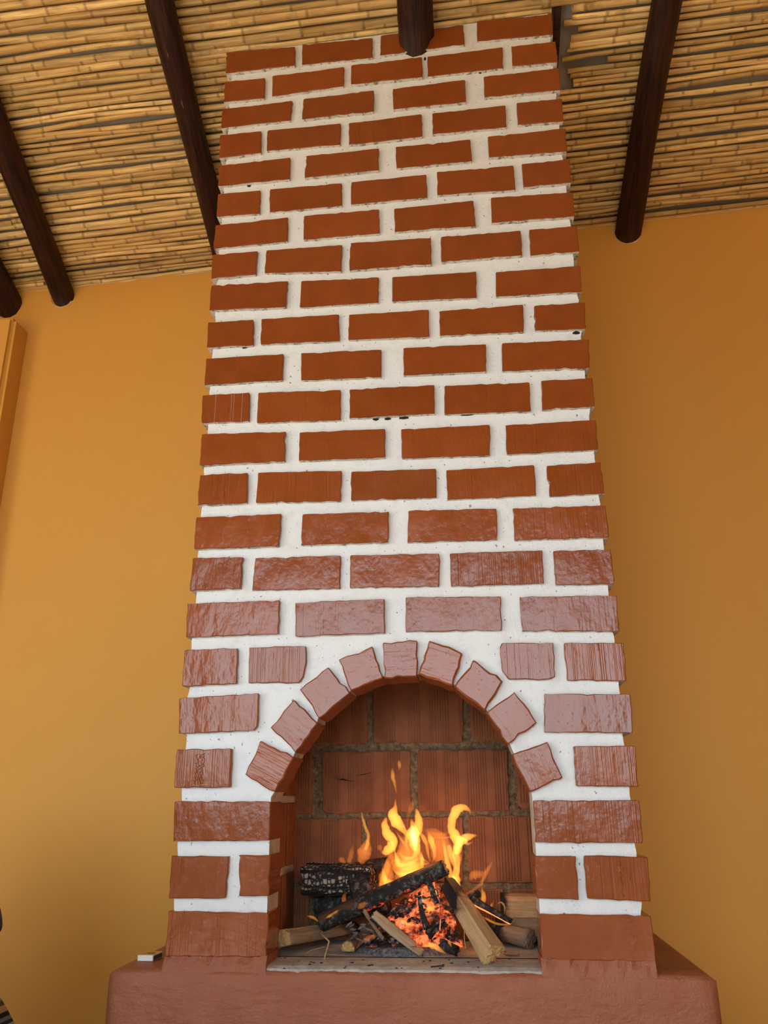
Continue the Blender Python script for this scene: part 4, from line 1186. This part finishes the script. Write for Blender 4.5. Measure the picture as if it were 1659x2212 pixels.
def tube(name, pts, r, m, lab, cat, s=6):
    vs, fs = [], []
    n = len(pts)
    for i, p in enumerate(pts):
        d = (pts[min(i + 1, n - 1)] - pts[max(i - 1, 0)]).normalized()
        y_ = d.cross(Vector((0, 1, .2))).normalized(); z_ = d.cross(y_)
        for j in range(s):
            a = 2 * math.pi * j / s
            vs.append(p + (y_ * math.cos(a) + z_ * math.sin(a)) * r * (1 - .3 * i / n))
    for i in range(n - 1):
        for j in range(s): fs.append((i * s + j, i * s + (j + 1) % s, (i + 1) * s + (j + 1) % s, (i + 1) * s + j))
    fs.append(tuple(range(s))[::-1]); fs.append(tuple(range((n - 1) * s, n * s)))
    me = mesh_from(name, vs, fs, True)
    set_attr(me, 'char', [0.0] * len(vs))
    return tag(link(name, me, m), lab, cat)
tube('straw', [at(691, 2015, .155), at(700, 2023, .13), at(711, 2034, .112), at(706, 2050, .105), at_z(700, 2073, HZ + .002)], .0022, M['straw'], 'bent dry straw hanging over the front of the sawn log', 'straw')
tube('straw', [at_z(654, 2065, HZ + .001), at(671, 2053, .125), at(701, 2045, .118)], .0009, M['straw'], 'thin straw leaning from the hearth to the sawn log', 'straw')
tube('straw', [at_z(706, 2061, HZ + .0015), at_z(722, 2062.5, HZ + .0015), at_z(738, 2059, HZ + .0015)], .0011, M['straw'], 'short straw lying on the hearth beside the small wood stub', 'straw')
tube('straw', [at(1003, 2004, .085), at(1003, 2028, .08), at(1006, 2050, .075)], .0009, M['straw'], 'thin straw splinter hanging off the side of the pale split log', 'straw')

M['void'] = plain('black_mortar_hole', (.008, .007, .006), .95)
for px, py, w_, hh_ in ((1245, 719, 10, 4), (812, 906, 9, 3), (838, 905, 8, 3), (872, 903, 12, 3.5), (1010, 896, 14, 2.5), (538, 402, 5, 3), (529, 751, 6, 2.5), (918, 127, 3, 5), (1037, 157, 4, 3), (950, 2113, 0, 0)):
    if w_:
        P = at(px, py, .0105); s_ = px_size(P)
        link('mortar_gap', chunk_mesh('mortar_gap', w_ * s_, .003, hh_ * s_, rg, 0.0), M['void'], fire_place, P)

for pix in ([(722, 1679), (733, 1684), (741, 1683), (750, 1686), (768, 1688)], [(768, 1675), (785, 1673), (802, 1669)]):
    cp = [at(px, py, FBY - .0095) for px, py in pix]
    vs, fs = [], []
    for i, p_ in enumerate(cp):
        w_ = (.0028 if i == 2 else .0011) * (1 if 0 < i < len(cp) - 1 else .2)
        vs += [p_ + Vector((0, 0, w_)), p_ + Vector((0, .004, 0)), p_ - Vector((0, 0, w_))]
    for i in range(len(cp) - 1):
        for j in range(3): fs.append((i * 3 + j, i * 3 + 3 + j, i * 3 + 3 + (j + 1) % 3, i * 3 + (j + 1) % 3))
    link('crack', mesh_from('crack', vs, fs), M['void'], fb)

# ------------------------------------------------------------------ flames: closed bodies of glowing gas
t = NT('flame_gas')
em = t.n('Emission')
t.l(em.outputs[0], t.out.inputs['Volume'])
em.inputs['Color'].default_value = (1.0, 0.36, 0.045, 1)
em.inputs['Strength'].default_value = 118.0
M['flame'] = t.m
t = NT('thin_flame_gas')
em = t.n('Emission'); t.l(em.outputs[0], t.out.inputs['Volume'])
em.inputs['Color'].default_value = (1.0, 0.25, 0.03, 1); em.inputs['Strength'].default_value = 32.0
M['flame_thin'] = t.m
t = NT('hot_flame_gas')
em = t.n('Emission'); t.l(em.outputs[0], t.out.inputs['Volume'])
em.inputs['Color'].default_value = (1.0, 0.42, 0.09, 1); em.inputs['Strength'].default_value = 420.0
M['flame_hot'] = t.m
fire_c = at(890, 1960, .2)
fire = empty('fire', fire_c)
tag(fire, 'yellow and orange flames of the log fire burning inside the arched opening', 'fire')
def flame(pts, Y, m, df=.55, crop=(680, 1600, 3.77), grow=1.0, ytop=0.0):
    ox, oy, sc_ = crop
    P = smooth([(ox + x / sc_, oy + yy / sc_, max(h, 1.5) / sc_ * grow * 1.2) for x, yy, h in pts], 6)
    n, s = len(P), 12
    vs, fs = [], []
    ph = sum(p[0] for p in pts) * .013
    for i, (px, py, h) in enumerate(P):
        f = i / (n - 1)
        C = at(px, py, Y + ytop * (1 - f))
        a_, b_ = P[max(i - 1, 0)], P[min(i + 1, n - 1)]
        d = Vector((b_[0] - a_[0], 0, -(b_[1] - a_[1]))).normalized()
        side = Vector((d.z, 0, -d.x))
        w = h * px_size(C)
        w1 = w * (1 + .26 * mnoise.noise(Vector((ph, i * .3, 0)))); w2 = w * (1 + .26 * mnoise.noise(Vector((ph + 20, i * .3, 0))))
        C = C + Vector((0, w * .5 * mnoise.noise(Vector((ph, i * .3, 7))), 0))
        for j in range(s):
            a = 2 * math.pi * j / s
            c = math.cos(a)
            vs.append(C + side * (c * (w1 if c > 0 else w2)) + Vector((0, math.sin(a) * w * df, 0)))
    for i in range(n - 1):
        for j in range(s): fs.append((i * s + j, i * s + (j + 1) % s, (i + 1) * s + (j + 1) % s, (i + 1) * s + j))
    fs.append(tuple(range(s))[::-1]); fs.append(tuple(range((n - 1) * s, n * s)))
    me = mesh_from('flame', vs, fs, True)
    bm = bmesh.new(); bm.from_mesh(me); bmesh.ops.recalc_face_normals(bm, faces=bm.faces[:]); bm.to_mesh(me); bm.free()
    return link('flame', me, m, fire)
F, T, H = M['flame'], M['flame_thin'], M['flame_hot']
flame([(655, 470, 2), (655, 540, 14), (638, 600, 36), (665, 660, 40), (712, 715, 26), (745, 765, 15), (752, 830, 8)], .215, F)
flame([(580, 625, 6), (572, 690, 26), (590, 760, 34), (640, 805, 34), (620, 865, 36), (580, 902, 28), (545, 915, 5)], .22, F)
flame([(785, 640, 4), (800, 700, 25), (800, 765, 46), (815, 840, 38), (828, 900, 26), (795, 948, 6)], .21, F)
flame([(795, 690, 4), (800, 740, 20), (808, 800, 24), (820, 860, 12), (815, 900, 3)], .21, H)
flame([(825, 552, 5), (842, 620, 24), (845, 690, 30), (832, 760, 26), (815, 800, 8)], .215, F)
flame([(793, 478, 3), (790, 530, 16), (768, 590, 12), (755, 650, 6), (752, 720, 3)], .22, T, grow=1.1)
flame([(650, 905, 5), (655, 960, 26), (680, 1020, 50), (760, 1050, 58), (840, 1030, 40), (880, 1000, 8)], .235, T, df=.8)
flame([(700, 780, 8), (740, 850, 60), (760, 930, 90), (760, 1010, 100), (740, 1080, 60), (700, 1120, 8)], .24, T, df=.45)
flame([(900, 720, 6), (960, 770, 60), (1010, 850, 80), (1040, 950, 70), (1060, 1050, 40), (1075, 1100, 5)], .235, T, df=.3)
flame([(655, 905, 3), (668, 960, 16), (690, 1010, 16), (740, 1010, 10), (800, 985, 14), (850, 955, 5)], .215, F)
flame([(553, 1040, 4), (563, 1100, 16), (585, 1150, 26), (620, 1158, 20), (655, 1140, 10), (668, 1115, 3)], .205, F)
flame([(633, 850, 4), (612, 960, 16), (580, 1060, 15), (548, 1165, 14), (535, 1215, 4)], .21, T, grow=1.5, df=1.0)
flame([(590, 970, 6), (590, 1050, 40), (580, 1120, 48), (560, 1190, 34), (545, 1225, 5)], .215, T, df=.6)
flame([(850, 745, 5), (885, 790, 18), (910, 850, 14), (925, 930, 10), (940, 985, 4)], .205, F, grow=.9)
flame([(925, 750, 4), (948, 810, 24), (968, 880, 17), (975, 940, 10), (955, 992, 3)], .21, F, grow=.9)
flame([(850, 880, 4), (868, 950, 14), (885, 1000, 12), (930, 1000, 5)], .2, F)
flame([(868, 960, 5), (875, 1020, 14), (890, 1055, 4)], .2, F)
flame([(1268, 603, 2), (1258, 568, 10), (1215, 545, 22), (1165, 558, 32), (1130, 610, 33), (1115, 680, 27), (1122, 740, 32), (1150, 790, 36), (1160, 850, 28), (1150, 925, 18)], .21, F)
flame([(1327, 768, 2), (1285, 775, 16), (1235, 788, 28), (1185, 825, 30), (1150, 890, 14)], .213, F)
flame([(1225, 800, 20), (1240, 840, 14), (1285, 825, 4)], .215, F, grow=.8)
flame([(1190, 780, 26), (1168, 860, 30), (1150, 930, 26), (1158, 1010, 20), (1150, 1080, 26), (1145, 1150, 34), (1160, 1215, 24), (1180, 1285, 3)], .215, F)
flame([(1128, 1100, 4), (1140, 1150, 18), (1152, 1200, 16), (1170, 1250, 3)], .215, H)
flame([(1050, 810, 3), (1063, 890, 12), (1078, 980, 16), (1100, 1075, 18), (1125, 1160, 18), (1150, 1220, 5)], .21, F)
flame([(1090, 850, 14), (1108, 920, 24), (1130, 990, 20), (1150, 1050, 6)], .22, F, grow=.9)
flame([(960, 785, 3), (1040, 792, 7), (1120, 780, 8), (1160, 770, 3)], .21, F, grow=.8)
flame([(900, 730, 3), (960, 760, 10), (1040, 765, 12), (1100, 745, 4)], .225, T, grow=1.3)
flame([(378, 568, 2), (392, 635, 10), (412, 705, 14), (435, 765, 14), (430, 830, 17), (412, 890, 14)], .275, F, grow=.8)
flame([(425, 800, 6), (420, 860, 40), (400, 920, 48), (385, 980, 30), (380, 1010, 5)], .28, T, df=.5)
flame([(515, 855, 8), (530, 870, 14), (545, 900, 8), (560, 930, 4)], .28, T, grow=1.4)
flame([(307, 850, 3), (298, 920, 16), (282, 985, 14), (300, 1050, 4)], .29, T, grow=1.2)
flame([(200, 960, 10), (225, 975, 14), (245, 1000, 6)], .29, T, grow=1.4)
flame([(632, 225, 5), (634, 280, 16), (650, 350, 12), (666, 432, 3)], .23, F, grow=.85, df=.4)
flame([(683, 160, 5), (690, 195, 16), (688, 236, 5)], .23, F, grow=.8, df=.35)
flame([(1450, 980, 2), (1405, 1055, 9), (1370, 1130, 8), (1330, 1190, 6), (1220, 1255, 4)], .245, T, grow=1.6, df=1.0)
flame([(1265, 1140, 5), (1290, 1095, 28), (1350, 1085, 20), (1400, 1060, 5)], .25, T, df=.6)
flame([(1375, 1110, 4), (1360, 1200, 8), (1375, 1265, 24), (1358, 1330, 20), (1340, 1350, 4)], .24, F, grow=.75, df=.4)
for pts in ([(665, 740, 3), (700, 800, 9), (735, 850, 7), (765, 905, 3)], [(745, 760, 3), (742, 820, 10), (760, 880, 6), (770, 910, 2)],
            [(870, 900, 3), (880, 960, 8), (915, 985, 5), (940, 1000, 2)], [(600, 800, 4), (640, 850, 10), (655, 930, 7), (660, 980, 3)],
            [(1040, 800, 3), (1048, 860, 7), (1060, 930, 8), (1075, 1000, 4)], [(1180, 900, 3), (1185, 960, 9), (1170, 1040, 8), (1165, 1100, 3)],
            [(690, 905, 3), (720, 950, 12), (770, 960, 14), (830, 940, 8), (860, 905, 3)], [(640, 1060, 3), (700, 1090, 14), (770, 1085, 14), (840, 1050, 5)]):
    flame(pts, .2, F)
flame([(900, 980, 4), (850, 1010, 24), (780, 1050, 34), (700, 1090, 34), (640, 1120, 8)], .225, T, df=.7)
c2 = (820, 1800, 4.608)
flame([(1165, 705, 4), (1210, 688, 10), (1243, 730, 10), (1240, 812, 3)], .235, F, crop=c2, grow=.8)
flame([(1135, 680, 3), (1112, 720, 12), (1105, 765, 5)], .235, F, crop=c2, grow=.8)
flame([(1030, 830, 4), (1080, 860, 12), (1150, 895, 12), (1240, 910, 10), (1300, 905, 5)], .207, F, crop=c2, grow=.8)
flame([(840, 670, 3), (880, 690, 12), (920, 740, 10), (1000, 800, 4)], .225, T, crop=c2, grow=1.3)
flame([(440, 1130, 4), (500, 1112, 22), (560, 1135, 24), (620, 1172, 12), (660, 1198, 3)], .098, F, crop=c2)
flame([(680, 1065, 6), (695, 1085, 14), (715, 1130, 4)], .1, F, crop=c2)
flame([(420, 1000, 6), (440, 1030, 24), (470, 1070, 10)], .11, T, crop=c2, grow=1.2)
flame([(450, 790, 6), (475, 765, 16), (530, 745, 18), (575, 725, 5)], .125, F, crop=c2)
flame([(495, 640, 4), (520, 680, 26), (560, 700, 10)], .13, T, crop=c2, grow=1.2)
flame([(215, 850, 4), (235, 880, 18), (290, 905, 12), (375, 915, 4)], .135, F, crop=c2)
flame([(555, 560, 3), (560, 590, 12), (568, 625, 3)], .13, H, crop=c2, grow=.8)
c3 = (580, 1750, 5.925)
flame([(485, 1352, 5), (555, 1368, 22), (620, 1408, 16), (662, 1470, 4)], .225, F, crop=c3, grow=.7, df=.35)
flame([(725, 1385, 4), (780, 1355, 16), (880, 1300, 18), (985, 1245, 5)], .205, F, crop=c3, grow=.8)
flame([(1140, 1268, 4), (1190, 1225, 26), (1260, 1185, 8)], .185, T, crop=c3, grow=1.3)
flame([(990, 1050, 4), (965, 1130, 24), (985, 1190, 16), (1040, 1215, 4)], .25, T, crop=c3, grow=1.2)
flame([(1180, 1700, 5), (1260, 1650, 22), (1340, 1620, 22), (1390, 1600, 5)], .15, T, crop=c3, grow=1.2)
for k, (px, py, Y, e, r) in enumerate(((893, 1815, .205, .48, .012), (990, 1840, .21, .36, .012))):
    ld = bpy.data.lights.new('firelight', 'POINT')
    ld.energy = e; ld.color = (1.0, .42, .14); ld.shadow_soft_size = r
    lo = bpy.data.objects.new('firelight', ld); lo.location = at(px, py, Y)
    COL.objects.link(lo)

# ------------------------------------------------------------------ matchbox on the plinth
p = at_z(313, 2077, PZ)
mb = empty('matchbox', (p.x, p.y, PZ))
tag(mb, 'small white matchbox with a yellow top lying on the left end of the red plinth', 'matchbox')
ww, dd, hh = .040, .058, .0135
M['mb_white'] = plain('matchbox_white', (.80, .80, .78), .5); M['mb_yellow'] = plain('matchbox_yellow', (.62, .42, .06), .45)
M['mb_strike'] = plain('matchbox_striker', (.12, .06, .035), .9); M['mb_ink'] = plain('matchbox_ink', (.10, .045, .03), .6)
W0 = Matrix.Translation((p.x, p.y, PZ)) @ Matrix.Rotation(-.04, 4, 'Z')
link('tray', box_mesh('tray', -ww / 2 + .0008, ww / 2 - .0008, -.0004, dd + .0004, .0008, hh - .0008, .0006, 1), M['mb_white'], mb, mat=W0)
link('sleeve', box_mesh('sleeve', -ww / 2, ww / 2, .0004, dd - .0004, .0005, hh, .0008, 1), M['mb_white'], mb, mat=W0)
lb = link('label_panel', box_mesh('label_panel', -ww / 2 + .001, ww / 2 - .001, .001, dd - .001, hh - .0001, hh + .0003), M['mb_yellow'], mb, mat=W0)
bm = bmesh.new(); rg = random.Random(5)
for (xa, xb, ya, yb2) in [(-.009 + .0038 * i, -.009 + .0038 * i + rg.uniform(.0018, .0032), .022 + rg.uniform(-.002, .002), .033 + rg.uniform(-.003, .002)) for i in range(6)] + [(-.011, .013, .0165, .0178), (-.007, .011, .038, .0395)]:
    r = bmesh.ops.create_cube(bm, size=1)
    for v in r['verts']: v.co = Vector(((xa + xb) / 2 + v.co.x * (xb - xa), (ya + yb2) / 2 + v.co.y * (yb2 - ya), hh + .0004 + v.co.z * .0002))
me = bpy.data.meshes.new('printed_mark'); bm.to_mesh(me); bm.free()
link('printed_mark', me, M['mb_ink'], lb, mat=W0)
link('striker_strip', box_mesh('striker_strip', ww / 2 - .0003, ww / 2 + .0003, .003, dd - .003, .002, hh - .002), M['mb_strike'], mb, mat=W0)

# ------------------------------------------------------------------ armchair at the left edge of the frame
tip = at(7, 1986, .16)                             # front end of the far arm
cus = at(36, 2215, .12)
ac = empty('armchair', (-.80, -.25, Z_FLOOR))
tag(ac, 'dark grey armchair with a striped woven seat cushion at the lower left edge', 'armchair')
M['arm'] = plain('charcoal_upholstery', (.045, .045, .048), .7)
M['legm'] = plain('dark_chair_leg', (.05, .025, .012), .45)
t = NT('striped_woven_cloth')
v = t.coord('Object')
sep = t.n('SeparateXYZ'); t.l(v, sep.inputs[0])
u = t.math('FRACT', t.math('MULTIPLY', t.math('ADD', sep.outputs[2], t.math('MULTIPLY', sep.outputs[0], .55)), 24.0))
c = t.ramp(u, [(0.0, (.33, .24, .13)), (.16, (.02, .016, .014)), (.28, (.42, .33, .2)), (.40, (.03, .025, .02)), (.5, (.16, .19, .22)), (.60, (.02, .018, .015)), (.72, (.45, .34, .2)), (.88, (.12, .075, .04))], 'CONSTANT')
M['stripe'] = t.done(c, .9, t.bump(t.noise(v, 300, 2), .5, .002), spec=.2)
bx, by = tip.x, tip.y
def soft_box(name, x0, x1, y0, y1, z0, z1, bev, m, par):
    me = box_mesh(name, x0, x1, y0, y1, z0, z1, bev, 4)
    me.polygons.foreach_set('use_smooth', [True] * len(me.polygons))
    return link(name, me, m, par)
def profile_prism(name, pts, ya, yb, m, par):
    n = len(pts)
    bm = bmesh.new()
    va = [bm.verts.new((x, ya, z)) for x, z in pts]; vb = [bm.verts.new((x, yb, z)) for x, z in pts]
    fa, fb_ = bm.faces.new(va), bm.faces.new(vb[::-1])
    sides = [bm.faces.new((va[(i + 1) % n], va[i], vb[i], vb[(i + 1) % n])) for i in range(n)]
    bmesh.ops.recalc_face_normals(bm, faces=bm.faces[:])
    bmesh.ops.bevel(bm, geom=list(fa.edges) + list(fb_.edges), offset=.006, segments=2, affect='EDGES')
    me = bpy.data.meshes.new(name); bm.to_mesh(me); bm.free()
    return link(name, me, m, par)
def outline(pix, Y): return [(q.x, q.z) for q in (at(px, py, Y) for px, py in pix)]
arm = smooth([(-30, 1944), (-6, 1949), (3, 1960), (7, 1980), (8, 1998), (4, 2011), (-8, 2018), (-30, 2019)], 4)
pa = outline(arm, .2)
xi = pa[0][0] - .05
profile_prism('armrest', pa + [(xi, pa[-1][1]), (xi, pa[0][1])], -.66, .2, M['arm'], ac)
soft_box('shade_wing', -1.16, -1.06, -.76, .26, Z_FLOOR + .1, .34, .04, M['arm'], ac)  # unseen tall side, added to keep side-window light off the lower wall
soft_box('shade_backrest', -1.16, -.30, -.80, -.62, Z_FLOOR + .1, .36, .05, M['arm'], ac)  # back widened out of view to block front-window light from the lower-left wall
soft_box('seat_frame', -1.12, -.46, -.64, .16, Z_FLOOR + .05, Z_FLOOR + .12, .02, M['arm'], ac)
cuo = outline(smooth([(-40, 2128), (-12, 2138), (4, 2154), (20, 2181), (36, 2213), (50, 2246), (54, 2275), (40, 2295)], 4), .15)
profile_prism('seat_cushion', cuo + [(-1.06, cuo[-1][1]), (-1.06, cuo[0][1])], -.60, .15, M['stripe'], ac)
for yy in (-.72, .14):
    for xx in (-1.115, xi + .03):
        link('leg', box_mesh('leg', xx - .02, xx + .02, yy - .02, yy + .02, Z_FLOOR, tip.z - .03 if yy > 0 else Z_FLOOR + .14, .004, 1), M['legm'], ac)
